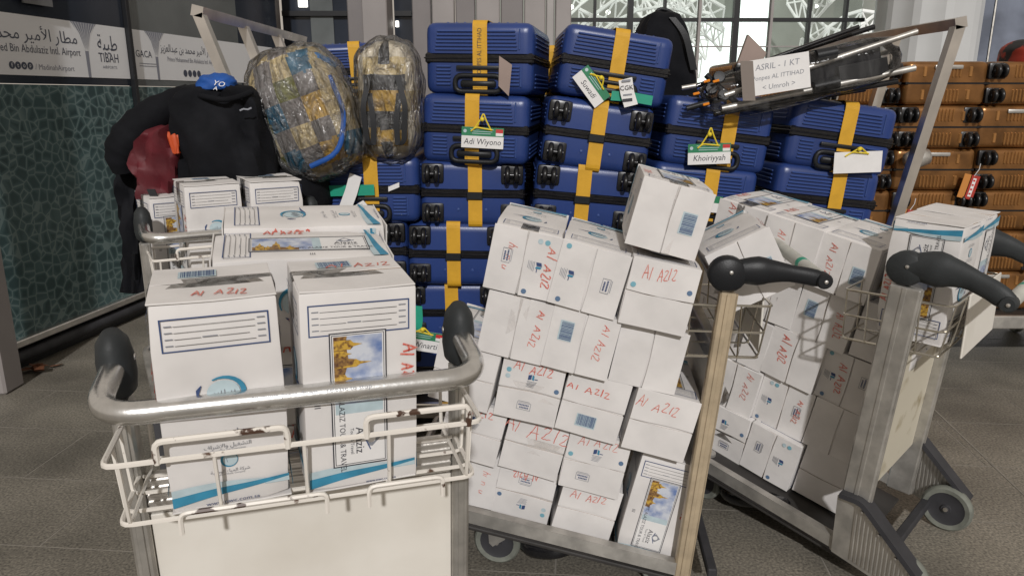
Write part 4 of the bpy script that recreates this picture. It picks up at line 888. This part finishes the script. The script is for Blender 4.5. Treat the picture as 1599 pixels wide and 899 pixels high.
# ---------------------------------------------------------------- flat trolley under the blue suitcases
ft = empty('flat_luggage_trolley', T(.35, 3.9, 0), 'large flat trolley with flared steel end racks under the blue suitcases', 'trolley')
bm = bmesh.new(); bx(bm, (0, 0, .145), (2.75, 1.5, .05), .008); part('deck', bm, M['deck'], ft)
bm = bmesh.new()
for s in (-1, 1): bx(bm, (0, s * .765, .145), (2.78, .03, .07), .005)
part('edge_rail', bm, M['steel'], ft)
for sx in (-1, 1):
    for sy in (-1, 1): wheel(ft, T(sx * 1.05, sy * .55, .06) @ RY(90), .06, .04)
NEAR, FARY = 3.13, 4.62
def rack(side, top, knee, foot, n):
    rk = None
    for k in range(n):
        y = NEAR + (FARY - NEAR) * k / (n - 1)
        bm = bmesh.new(); a, b, c = Vector((foot[0], y, foot[1])), Vector((knee[0], y, knee[1])), Vector((top[0], y, top[1]))
        d = (c - b).normalized(); strap(bm, [b - d * .02, c], .044, .040, (0, 1, 0)); strap(bm, [a, b], .044, .040, (0, 1, 0)); part('rack_upright', bm, M['steel'], ft, T(-.35, -3.9, 0))
    bm = bmesh.new(); strap(bm, [(top[0], NEAR - .022, top[1] + .012), (top[0], FARY + .022, top[1] + .012)], .046, .042, (1, 0, .25 * side)); part('rack_top_bar', bm, M['steel'], ft, T(-.35, -3.9, 0))
tl_, tr_ = aty(312, 24, NEAR), aty(1496, 42, NEAR)
rack(-1, (tl_.x, tl_.z), (-.97, 1.02), (-.97, .17), 4); rack(1, (tr_.x, tr_.z), (1.60, .90), (1.56, .17), 4)

# ---------------------------------------------------------------- tags
def name_tag(px, py, y, w, h, rot, name, label, flag=True, head='green', string=True, hang=.05, blank=False):
    p = aty(px, py, y); t = empty('name_tag', T(*p) @ RX(90) @ RZ(rot), label, 'name tag', 'name tags on the luggage')
    bm = bmesh.new(); bx(bm, (0, 0, 0), (w, h, .0016), .0004); part('card', bm, M['white'], t)
    P = Print()
    if not blank:
        P.rect(-w / 2, h * .08, w / 2, h / 2, head, .0012)
        for k in range(3): P.rect(-w * .30 + .004 * k, h * (.40 - .10 * k) - .001, w * .26 - .006 * k, h * (.40 - .10 * k) + .0012, 'pale', .0016)
        if flag: P.rect(w * .31, h * .26, w * .48, h * .44, 'flag_red', .0016); P.rect(w * .31, h * .12, w * .48, h * .26, 'white', .0016)
        P.disc(-w * .42, h * .30, .007, 'pale', .0016)
        P.text(name, 0, -h * .20, h * .40, 'ink', .0014, shear=.15, sx=.92)
        obj('printed_face', P.mesh('printed_face'), t)
    if string:
        bm = bmesh.new(); tube(bm, fillet([(-w * .22, h * .38, .003), (-.01, h * .5 + hang * .55, .012), (.0, h * .5 + hang, .015), (.012, h * .5 + hang * .5, .012), (w * .20, h * .36, .003)], .012, 3), .0032, 6); tube(bm, fillet([(-w * .28, h * .30, .004), (-.03, h * .5, .008), (.04, h * .40, .006)], .01, 3), .0032, 6); lathe(bm, [(0, -.010), (.008, -.006), (.010, 0), (.008, .006), (0, .010)], 8, T(-.004, h * .5 + hang * .55, .014)); part('string', bm, M['yellow_string'], t, None, 50)
    return t
name_tag(754, 216, Y - .045, .175, .085, -3, 'Adi Wiyono', 'name tag with green header on the second suitcase of the tall stack', hang=.06)
name_tag(924, 136, Y - .040, .155, .080, -52, 'Suwadi', 'name tag hanging aslant on the leaning top suitcase', flag=False, hang=.02)
name_tag(1108, 241, Y - .045, .178, .085, 2, 'Khoiriyyah', 'name tag with red and white flag under the folded wheelchair', hang=.07)
name_tag(1340, 254, Y - .045, .200, .088, 2, '', 'blank white tag tied to the right stack with yellow string', blank=True, hang=.02)
name_tag(660, 533, 2.85, .165, .085, -9, 'ti Winarti', 'name tag low between the front cartons and the handle', hang=.02)
name_tag(1100, 318, Y - .05, .15, .07, -6, 'Karsi', 'name tag half hidden behind the topmost carton', flag=False, hang=.0, string=False)
def strip_tag(pts, w, m, label, y, name='airline_tag', txt=None):
    bm = bmesh.new(); Q = [aty(a, b, y - .004 * i) for i, (a, b) in enumerate(pts)]
    d = (Q[-1] - Q[0]).normalized(); side = d.cross(Vector((0, 1, 0))).normalized(); strap(bm, fillet(Q, .012, 3), w, .0014, side)
    o = part(name, bm, M[m]); return tag(o, label, 'airline tag', 'airline tags on the luggage')
strip_tag([(508, 299), (545, 298), (585, 297)], .045, 'teal', 'teal airline tag across the suitcase under the wrapped backpack', Y - .045)
strip_tag([(556, 274), (549, 300), (540, 324)], .052, 'white', 'crumpled white paper tag over the teal tag', Y - .062)
strip_tag([(560, 318), (572, 332), (575, 342)], .05, 'white', 'small white paper tag below the teal tag', Y - .055)
strip_tag([(955, 150), (985, 152), (1019, 158)], .038, 'teal', 'teal airline tag on the leaning top suitcase', Y - .05)
o = strip_tag([(977, 124), (980, 146), (986, 166)], .056, 'white', 'white baggage label on the leaning top suitcase', Y - .066)
P = Print(); P.text('CGK', 0, 0, .026, 'ink'); P.rect(-.018, .024, .018, .032, 'grey_ink'); P.rect(-.016, -.03, .02, -.024, 'grey_ink'); P.rect(-.02, -.055, .02, -.042, 'ink'); q = aty(979, 138, Y - .074); pm = obj('printed_code', P.mesh('printed_code'), o, T(*q) @ RX(90) @ RZ(6))
strip_tag([(654, 478), (655, 500), (652, 522)], .03, 'teal', 'teal airline tag low behind the front carton', 2.9)
bm = bmesh.new(); prism(bm, [(aty(a, b, Y - .05).x, aty(a, b, Y - .05).z) for a, b in ((780, 88), (800, 102), (795, 151), (779, 135))], -.001, .001, T(0, Y - .05, 0) @ RX(90)); tag(part('paper_slip', bm, M['brown_paper']), 'grey brown paper slip stuck on the top suitcase of the tall stack', 'paper slip')
bm = bmesh.new(); a, b = aty(607, 296, Y - .035), aty(624, 289, Y - .035); strap(bm, [a, b], .020, .006, (0, 0, 1)); tag(part('folded_paper', bm, M['white']), 'small folded white paper on the zip of the left suitcase', 'paper')

# ================================================================== COPPER SUITCASES
GW, GL, GH = .438, .60, .2265
def make_copper():
    c = empty('copper_suitcase', None, 'x', 'suitcase', 'copper suitcases stacked at the right')
    for nm, z0, z1 in (('lower_shell', 0, GH / 2 - .005), ('upper_shell', GH / 2 + .005, GH)):
        bm = bmesh.new(); h = z1 - z0; bx(bm, (0, 0, 0), (GW, GL, 2 * h), .034, seg=4)
        bmesh.ops.bisect_plane(bm, geom=bm.verts[:] + bm.edges[:] + bm.faces[:], plane_co=(0, 0, 0), plane_no=(0, 0, 1 if nm == 'lower_shell' else -1), clear_outer=True)
        bmesh.ops.translate(bm, vec=(0, 0, z1 if nm == 'lower_shell' else z0), verts=bm.verts); bmesh.ops.holes_fill(bm, edges=[e for e in bm.edges if e.is_boundary]); sh = part(nm, bm, M['copper'], c, None, 40)
        bm = bmesh.new()
        for ye in (-1, 1):
            for k in range(8): bx(bm, (-.066 + .019 * k, ye * GL / 2, (z0 + z1) / 2 + (.004 if nm == 'upper_shell' else -.004)), (.010, .012, h * .62), .004)
            for s in (-1, 1): bx(bm, (s * .122, ye * GL / 2, (z0 + z1) / 2), (.020, .010, h * .5), .004)
        for s in (-1, 1):
            for k in range(12): bx(bm, (s * GW / 2, -.22 + .04 * k, (z0 + z1) / 2), (.012, .016, h * .66), .004)
        part('moulded_ribs', bm, M['copper_rib'], sh)
    bm = bmesh.new(); bx(bm, (0, 0, GH / 2), (GW - .002, GL - .002, .014), .002); part('zip_band', bm, M['zip'], c)
    for sx in (-1, 1):
        for z in (.050, GH - .050):
            bm = bmesh.new(); castor(bm, sx * (GW / 2 - .052), GL / 2 - .012, z, 1); part('castor', bm, M['dark_wheel'], c, None, 50)
    bm = bmesh.new(); bx(bm, (0, -GL / 2 - .004, GH - .030), (.15, .016, .022), .007, seg=2); part('carry_handle', bm, M['alu_dull'], c, None, 50)
    return c
cop = make_copper(); first = True
ords = ['lowest', 'second', 'third', 'fourth', 'fifth', 'top']
cols = [(1.42, 'column behind the steel rack'), (1.865, 'column right behind the steel rack'), (2.31, 'first full column right of the rack'), (2.755, 'second full column right of the rack'), (3.20, 'column at the right edge')]
for ci, (x, t_) in enumerate(cols):
    for k in range(6 if ci != 0 else 6):
        o = cop if first else clone_tree(cop); first = False
        face = (ci * 7 + k * 3) % 4
        wheels = not (ci == 2 and k == 3) and face != 1
        o.matrix_world = T(x + random.uniform(-.012, .012), 4.12 + random.uniform(-.02, .02) + GL / 2, .335 + (GH + .001) * k) @ RZ(random.uniform(-1.5, 1.5) + (180 if wheels else 0))
        o['label'] = '%s copper suitcase in the %s' % (ords[k], t_)
ct = empty('copper_luggage_trolley', T(2.35, 4.45, 0), 'flat trolley with steel edge carrying the copper suitcases', 'trolley')
bm = bmesh.new(); bx(bm, (0, 0, .30), (2.6, .86, .06), .006); part('deck', bm, M['deck'], ct)
bm = bmesh.new(); bx(bm, (0, -.445, .295), (2.64, .03, .075), .006); part('edge_rail', bm, M['alu_dull'], ct)
for sx in (-1, 1):
    for sy in (-1, 1): wheel(ct, T(sx * 1.0, sy * .3, .075) @ RY(90), .075, .04)
    bm = bmesh.new(); bx(bm, (sx * 1.0, 0, .21), (.10, .7, .12), .006); part('wheel_bracket', bm, M['rubber_dark'], ct)
def ctag(px, py, label):
    t = empty('luggage_label', T(*aty(px, py, 4.06)) @ RX(90) @ RZ(-12), label, 'luggage tag', 'red and orange tags on the copper suitcases')
    bm = bmesh.new(); bx(bm, (-.022, 0, 0), (.038, .13, .003), .001); part('orange_flap', bm, mat('orange_tag', (.5, .20, .04), .5), t)
    bm = bmesh.new(); bx(bm, (.022, 0, .004), (.046, .13, .003), .001); r_ = part('red_flap', bm, mat('red_tag', (.36, .03, .02), .45), t)
    P = Print(); P.rect(-.008, -.05, .010, .05, 'white', 0)
    for k in range(4): P.rect(-.006, -.04 + .024 * k, .006, -.03 + .024 * k, 'flag_red', .0004)
    obj('printed_strip', P.mesh('printed_strip'), r_, T(.018, 0, .0064))
    bm = bmesh.new(); tube(bm, [(.01, .06, .004), (.02, .10, .01), (.015, .13, .012)], .002, 5); part('cord', bm, M['white'], t)
ctag(1512, 292, 'red and orange tag on the third copper row'); ctag(1412, 345, 'red and orange tag low beside the steel rack')
bm = bmesh.new(); lathe(bm, [(0, -.07), (.035, -.06), (.055, 0), (.04, .06), (0, .075)], 14, T(*aty(1432, 248, 4.02)) @ RY(80)); tag(part('wrapped_bundle', bm, M['alu_dull'], None, None, 60), 'small grey plastic wrapped bundle poking out beside the steel rack', 'bundle')

# ================================================================== SOFT BAGS
def superell(rx, ry, rz, e, seed, amp, nu=44, nv=28, M0=None):
    rnd = random.Random(seed); ph = [rnd.uniform(0, 6.28) for _ in range(9)]; bm = bmesh.new()
    sg = lambda a: math.copysign(abs(a) ** e, a); rows = []
    for j in range(nv + 1):
        f = -math.pi / 2 + math.pi * j / nv; row = []
        for i in range(nu if 0 < j < nv else 1):
            t = 2 * math.pi * i / nu
            d = Vector((sg(math.cos(f)) * sg(math.cos(t)), sg(math.cos(f)) * sg(math.sin(t)), sg(math.sin(f))))
            k = 1 + amp * (math.sin(5 * d.x + 7 * d.z + ph[0]) * .5 + math.sin(9 * d.z + 4 * d.y + ph[1]) * .35 + math.sin(13 * d.x - 11 * d.z + ph[2]) * .25 + math.sin(21 * d.z + 17 * d.x + ph[3]) * .15)
            row.append(bm.verts.new((d.x * rx * k, d.y * ry * k, d.z * rz * k)))
        rows.append(row)
    for A, B in zip(rows, rows[1:]):
        for i in range(nu):
            q = []
            for v in (A[i % len(A)], A[(i + 1) % len(A)], B[(i + 1) % len(B)], B[i % len(B)]):
                if v not in q: q.append(v)
            if len(q) > 2: bm.faces.new(q)
    if M0 is not None: bmesh.ops.transform(bm, matrix=M0, verts=bm.verts)
    return bm
def patch_mat(name, cols, scale, metric='CHEBYCHEV', rough=.6):
    m = mat(name, cols[0], rough, bump=.5, bscale=22); nt = m.node_tree; p = nt.nodes['Principled BSDF']; tc = nt.nodes.new('ShaderNodeTexCoord')
    v = nt.nodes.new('ShaderNodeTexVoronoi'); v.distance = metric; v.inputs['Scale'].default_value = scale; v.inputs['Randomness'].default_value = .38; nt.links.new(tc.outputs['Object'], v.inputs['Vector'])
    sp = nt.nodes.new('ShaderNodeSeparateColor'); nt.links.new(v.outputs['Color'], sp.inputs[0])
    cr = nt.nodes.new('ShaderNodeValToRGB'); cr.color_ramp.interpolation = 'CONSTANT'
    while len(cr.color_ramp.elements) < len(cols): cr.color_ramp.elements.new(.5)
    for i, c in enumerate(cols): cr.color_ramp.elements[i].position = i / len(cols); cr.color_ramp.elements[i].color = (*c, 1)
    nt.links.new(sp.outputs[0], cr.inputs[0]); nt.links.new(cr.outputs[0], p.inputs['Base Color']); return m
p = aty(482, 178, 3.12)
d1 = empty('wrapped_duffel', T(*p) @ RY(-19), 'plastic wrapped patchwork duffel bag leaning on the left steel rack', 'duffel bag')
def plaid(bm, fn):
    for f in bm.faces: f.material_index = fn(f.calc_center_median())
    return bm
PL = [mat('plaid_%s' % n, c, .6, var=.2, vscale=20, bump=.3, bscale=30) for n, c in (('tan', (.42, .33, .17)), ('taupe', (.20, .18, .17)), ('teal', (.015, .11, .19)), ('olive', (.17, .17, .03)), ('sand', (.58, .46, .24)), ('ochre', (.52, .32, .06)), ('black', (.02, .02, .022)), ('cream', (.62, .55, .42)))]
def duffel_cell(c):
    i, j = math.floor((c.x + .2) / .078), math.floor((c.z + .3) / .088)
    return ((0, 1, 4, 1, 0), (3, 2, 1, 5, 2), (0, 1, 4, 1, 0), (3, 2, 1, 5, 4), (0, 1, 3, 1, 0), (4, 1, 4, 2, 0), (0, 4, 1, 0, 4))[j % 7][i % 5]
part('bag', plaid(superell(.185, .15, .255, .62, 4, .035, 96, 64), duffel_cell), PL, d1, None, 60)
part('stretch_film', superell(.205, .17, .275, .66, 9, .045, 60, 40), M['film'], d1, None, 60)
bm = bmesh.new(); tube(bm, fillet([(-.03, -.16, -.20), (.10, -.17, -.19), (.17, -.12, -.05), (.16, -.11, .1)], .06, 4), .010, 8, flat=.6); part('blue_piping', bm, M['cap_blue'], d1, None, 60)
bm = superell(.085, .07, .028, .8, 3, .12, 30, 16, T(*aty(493, 92, 3.10)) @ RY(22)); tag(part('plastic_bag', bm, M['bag_blue'], None, None, 60), 'bright blue plastic bag tucked on top of the patchwork duffel', 'plastic bag')
p = aty(610, 158, 3.24)
d2 = empty('wrapped_backpack', T(*p), 'plastic wrapped gold and black backpack with two dangling straps', 'backpack')
def pack_cell(c):
    j = math.floor((c.z + .25) / .07); side = abs(c.x) > .085; mid = abs(c.x) < .012
    if mid: return 6
    return ((7, 7), (5, 7), (6, 7), (5, 0), (6, 7), (4, 7), (7, 7), (7, 7))[j % 8][1 if side else 0]
part('bag', plaid(superell(.125, .14, .235, .58, 14, .03, 96, 64), pack_cell), PL, d2, None, 60)
part('stretch_film', superell(.142, .16, .255, .60, 21, .04, 60, 40), M['film'], d2, None, 60)
for s in (-1, 1):
    bm = bmesh.new(); strap(bm, fillet([(s * .055, -.150, .10), (s * .085, -.165, -.02), (s * .075, -.165, -.16), (s * .050, -.162, -.18), (s * .045, -.160, -.08), (s * .060, -.150, .03)], .03, 4), .022, .005, (1, 0, 0)); part('shoulder_strap', bm, M['plastic'], d2, None, 50)
bm = superell(.16, .22, .16, .7, 33, .03, M0=T(*aty(462, 300, 3.2))); tag(part('black_duffel', bm, M['jacket'], None, None, 60), 'black duffel under the patchwork bag, left of the suitcases', 'duffel bag')
bm = superell(.17, .24, .40, .55, 34, .02, M0=T(aty(455, 300, 3.2).x, 3.22, .56)); tag(part('dark_sack', bm, M['jacket'], None, None, 60), 'dark sack standing low left of the suitcases', 'sack')

def loft(rows, y, dy, seed, amp=.006, n=28, wr=1.0):
    """soft upright form: rows of (photo y, left x, right x) on the plane y, depth dy"""
    rnd = random.Random(seed); ph = [rnd.uniform(0, 6.28) for _ in range(6)]; bm = bmesh.new(); rings = []
    fine = []
    for (a, b) in zip(rows, rows[1:]):
        for k in range(4): t = k / 4; fine.append(tuple(a[i] * (1 - t) + b[i] * t for i in range(3)))
    fine.append(rows[-1])
    for j, (py, xl, xr) in enumerate(fine):
        A, B = aty(xl, py, y), aty(xr, py, y); c = (A + B) / 2; hw_ = (B.x - A.x) / 2; ring = []; k = min(1, .45 + .12 * j)
        for i in range(n):
            t = 2 * math.pi * i / n; ex = .6; cx, sy = math.copysign(abs(math.cos(t)) ** ex, math.cos(t)), math.copysign(abs(math.sin(t)) ** ex, math.sin(t))
            w_ = amp * (math.sin(3 * t + 9 * c.z * wr + ph[0]) + .7 * math.sin(7 * t - 14 * c.z * wr + ph[1]) + .5 * math.sin(11 * t + 25 * c.z * wr + ph[2]))
            ring.append(bm.verts.new((c.x + (hw_ + w_) * cx, y + dy / 2 * k * sy * (1 + w_ / .06) , c.z + w_ * .4)))
        rings.append(ring)
    for A, B in zip(rings, rings[1:]):
        for i in range(n): bm.faces.new((A[i], B[i], B[(i + 1) % n], A[(i + 1) % n]))
    bm.faces.new(rings[0]); bm.faces.new(rings[-1][::-1]); return bm
rb = empty('maroon_bag', T(*aty(258, 380, 2.98)), 'maroon bag with an orange edge under the black jacket', 'bag')
inv = T(*aty(258, 380, 2.98)).inverted()
bm = loft([(196, 258, 288), (204, 240, 296), (220, 229, 300), (255, 227, 300), (285, 238, 300), (306, 244, 300)], 2.98, .28, 5, .011, 32, 1.6); part('body', bm, M['maroon'], rb, inv, 60)
bm = loft([(206, 262, 276), (212, 262, 280), (228, 268, 282), (240, 274, 282)], 2.85, .04, 6, .004); part('orange_edge', bm, M['orange'], rb, inv, 60)
jk = empty('black_jacket', T(*aty(350, 220, 2.95)), 'black jacket draped over the maroon bag, one sleeve hanging left', 'jacket'); inv = T(*aty(350, 220, 2.95)).inverted()
bm = loft([(134, 322, 362), (138, 300, 388), (148, 284, 398), (165, 274, 406), (200, 273, 415), (245, 280, 429), (295, 286, 444), (350, 290, 452), (430, 292, 452)], 2.95, .24, 7, .010, 36, 1.4); part('back_panel', bm, M['jacket'], jk, inv, 60)
bm = loft([(141, 300, 330), (150, 262, 325), (172, 222, 318), (200, 196, 305), (235, 186, 270), (262, 198, 240), (300, 203, 240), (370, 206, 238), (450, 208, 236)], 3.16, .20, 8, .013, 36, 1.3); part('front_panel', bm, M['jacket'], jk, inv, 60)
bm = bmesh.new(); Q = fillet([aty(300, 152, 3.02), aty(250, 172, 3.0), aty(208, 208, 2.98), aty(188, 240, 2.98), aty(196, 266, 3.0)], .08, 4); n_ = len(Q); tube(bm, Q, .06, 18, radii=[.036 + .034 * math.sin(math.pi * min(1, .15 + .75 * i / n_)) + .004 * math.sin(i * 2.3) for i in range(n_)]); part('sleeve', bm, M['jacket'], jk, inv, 60)
bm = bmesh.new(); tube(bm, fillet([aty(300, 148, 2.86), aty(322, 152, 2.82), aty(350, 158, 2.81), aty(380, 150, 2.84), aty(394, 144, 2.88)], .03, 3), .010, 8, flat=.7); part('collar', bm, M['jacket'], jk, inv, 60)
P = Print(); P.line([(-.022, -.003), (-.008, .003), (.008, .001), (.022, .007)], .006, 'grey_ink'); obj('small_logo', P.mesh('small_logo'), jk, inv @ T(*aty(384, 172, 2.815)) @ RX(90))
# maroon bag strap, carton corner
bm = bmesh.new(); strap(bm, [aty(236, 296, 2.80), aty(246, 318, 2.79), aty(252, 345, 2.80), aty(250, 400, 2.82)], .03, .004, (1, 0, 0)); part('strap', bm, M['plastic'], rb, T(*aty(258, 380, 2.98)).inverted())
cpx = aty(340, 138, 2.92)
cp = empty('peaked_hat', T(*cpx) @ RZ(10), 'bright blue cap with white print lying on the black jacket', 'hat')
bm = superell(.074, .075, .046, .9, 2, .10, 40, 22); bmesh.ops.bisect_plane(bm, geom=bm.verts[:] + bm.edges[:] + bm.faces[:], plane_co=(0, 0, -.012), plane_no=(0, 0, -1), clear_outer=True); part('crown', bm, M['cap_blue'], cp, T(0, 0, .006), 60)
bm = bmesh.new(); prism(bm, [(-.07, .02), (-.075, .085), (-.04, .115), (.02, .12), (.06, .10), (.07, .05), (.065, .0)], -.003, .003, T(0, .0, -.004) @ RX(6)); part('brim', bm, M['cap_blue'], cp)
P = Print(); P.text('YO', 0, 0, .030, 'white', shear=.2); P.text('A', -.005, -.022, .022, 'white'); obj('white_print', P.mesh('white_print'), cp, T(.022, -.085, .014) @ RX(58) @ RZ(-14))
bp = empty('black_backpack', T(*aty(1038, 110, 3.62)), 'black backpack standing behind the leaning suitcase stack', 'backpack'); inv = T(*aty(1038, 110, 3.62)).inverted()
bm = loft([(20, 1022, 1044), (26, 1008, 1056), (42, 998, 1066), (70, 990, 1076), (105, 984, 1083), (150, 984, 1088), (200, 986, 1088)], 3.62, .28, 17, .006); part('body', bm, M['jacket'], bp, inv, 60)
bm = bmesh.new(); tube(bm, fillet([aty(1022, 24, 3.55), aty(1030, 14, 3.55), aty(1048, 18, 3.55), aty(1056, 32, 3.55)], .02, 3), .008, 8); part('grab_loop', bm, M['plastic'], bp, inv, 50)
bm = bmesh.new(); strap(bm, fillet([aty(1050, 28, 3.47), aty(1072, 55, 3.46), aty(1084, 110, 3.46)], .05, 4), .03, .006, (1, 0, 0)); part('shoulder_strap', bm, M['plastic'], bp, inv, 50)
bp2 = aty(1036, 170, 3.95); case(1036, 178, 3.92, 2, 'blue suitcase in the rear row carrying the black backpack', yaw=3)
case(1030, 250, 3.92, 0, 'blue suitcase in the rear row, hidden below the backpack'); 
bm = superell(.12, .16, .10, .7, 40, .03, M0=T(*aty(1606, 92, 4.3))); tag(part('red_bag', bm, mat('red_black_cloth', (.30, .03, .015), .6, col2=(.012, .011, .012), vscale=9, lo=.47, hi=.52), None, None, 60), 'red and black bag on top of the copper suitcases at the edge', 'bag')

# ================================================================== FOLDED WHEELCHAIR
a, b = aty(1075, 168, 3.17), aty(1385, 92, 3.17); X_ = (b - a).normalized(); Z_ = X_.cross(Vector((0, 1, 0))).normalized(); Yv = Z_.cross(X_)
Wm = basis((a + b) / 2, X_, Yv, Z_)
wc = empty('folded_wheelchair', Wm, 'folded wheelchair wrapped in film lying across the suitcases, paper note on it', 'wheelchair')
def wp(px, py, dy=0): q = Wm.inverted() @ aty(px, py, 3.17); return Vector((q.x, dy, q.z))
tubes = [((1125, 150), (1420, 52), -.06, .0115, 'alu_dull'), ((1090, 135), (1345, 42), .02, .009, 'plastic_gloss'), ((1110, 178), (1392, 128), -.05, .012, 'plastic_gloss'), ((1070, 138), (1415, 78), .06, .010, 'alu_dull'), ((1120, 170), (1415, 108), -.07, .013, 'alu_dull'), ((1060, 190), (1360, 140), .05, .010, 'plastic_gloss'), ((1130, 120), (1380, 40), .08, .011, 'plastic_gloss')]
for (p0, p1, dy, r_, m_) in tubes:
    bm = bmesh.new(); tube(bm, [wp(*p0, dy), wp(*p1, dy)], r_, 10); part('frame_tube', bm, M[m_], wc, None, 60)
bm = bmesh.new(); strap(bm, fillet([wp(1150, 128, .0), wp(1250, 112, -.03), wp(1370, 85, .0)], .05, 3), .11, .05, Vector((0, 0, 1))); part('seat_cloth', bm, M['jacket'], wc, None, 40)
bm = bmesh.new(); strap(bm, fillet([wp(1300, 118, -.06), wp(1350, 108, -.075), wp(1372, 104, -.06)], .02, 3), .065, .03, Vector((0, 0, 1))); part('arm_pad', bm, M['plastic'], wc, None, 40)
for p0, p1 in (((1262, 90), (1292, 84)), ((1258, 138), (1296, 130))):
    bm = bmesh.new(); tube(bm, [wp(*p0, -.085), wp(*p1, -.085)], .024, 14); part('hand_grip', bm, M['plastic'], wc, None, 60)
bm = bmesh.new(); prism(bm, [(q.x, q.z) for q in (wp(1148, 100), wp(1164, 56), wp(1192, 84), wp(1186, 100))], -.012, .012, T(0, -.03, 0) @ RX(90)); part('foot_plate', bm, M['brown_paper'], wc)
for p0 in ((1118, 122), (1106, 140), (1125, 150)):
    bm = bmesh.new(); lathe(bm, [(0, -.014), (.022, -.012), (.026, 0), (.022, .012), (0, .014)], 14, T(*wp(*p0, -.05)) @ RX(70)); part('joint_knuckle', bm, M['plastic'], wc, None, 60)
for p0 in ((1096, 128), (1110, 128), (1080, 147), (1095, 163)):
    bm = bmesh.new(); bx(bm, wp(*p0, -.085), (.026, .008, .010), .002); part('reflector', bm, mat('amber_reflector', (.7, .22, .01), .2), wc)
for p0, p1 in (((1100, 118), (1150, 165)), ((1070, 170), (1140, 150))):
    bm = bmesh.new(); tube(bm, [wp(*p0, -.03), wp(*p1, -.04)], .012, 8); part('brace', bm, M['plastic'], wc, None, 60)
bm = superell(.40, .115, .098, .55, 50, .05, 60, 24, T(.05, 0, .005)); part('stretch_film', bm, M['film2'], wc, None, 60)
P = Print(); P.rect(-.125, -.068, .125, .068, 'white'); P.text('ASRIL - 1 KT', .0, .036, .032, 'grey_ink', .0006, shear=.15); P.text('Ponpes AL ITTIHAD', .0, -.004, .024, 'grey_ink', .0006, shear=.15); P.text('< Umroh >', .0, -.042, .028, 'grey_ink', .0006, shear=.15)
nt_ = aty(1215, 117, 3.035); tag(obj('paper_note', P.mesh('paper_note'), None, T(*nt_) @ RX(90) @ RZ(9)), 'white handwritten paper note taped to the folded wheelchair', 'paper note')
bm = bmesh.new(); q = aty(1168, 126, 3.034); strap(bm, [q + Vector((-.01, 0, .072)), q + Vector((.012, 0, -.078))], .05, .001, (1, 0, 0)); tag(part('packing_tape', bm, mat('brown_tape', (.20, .17, .15), .25)), 'brown packing tape strip beside the paper note', 'tape')
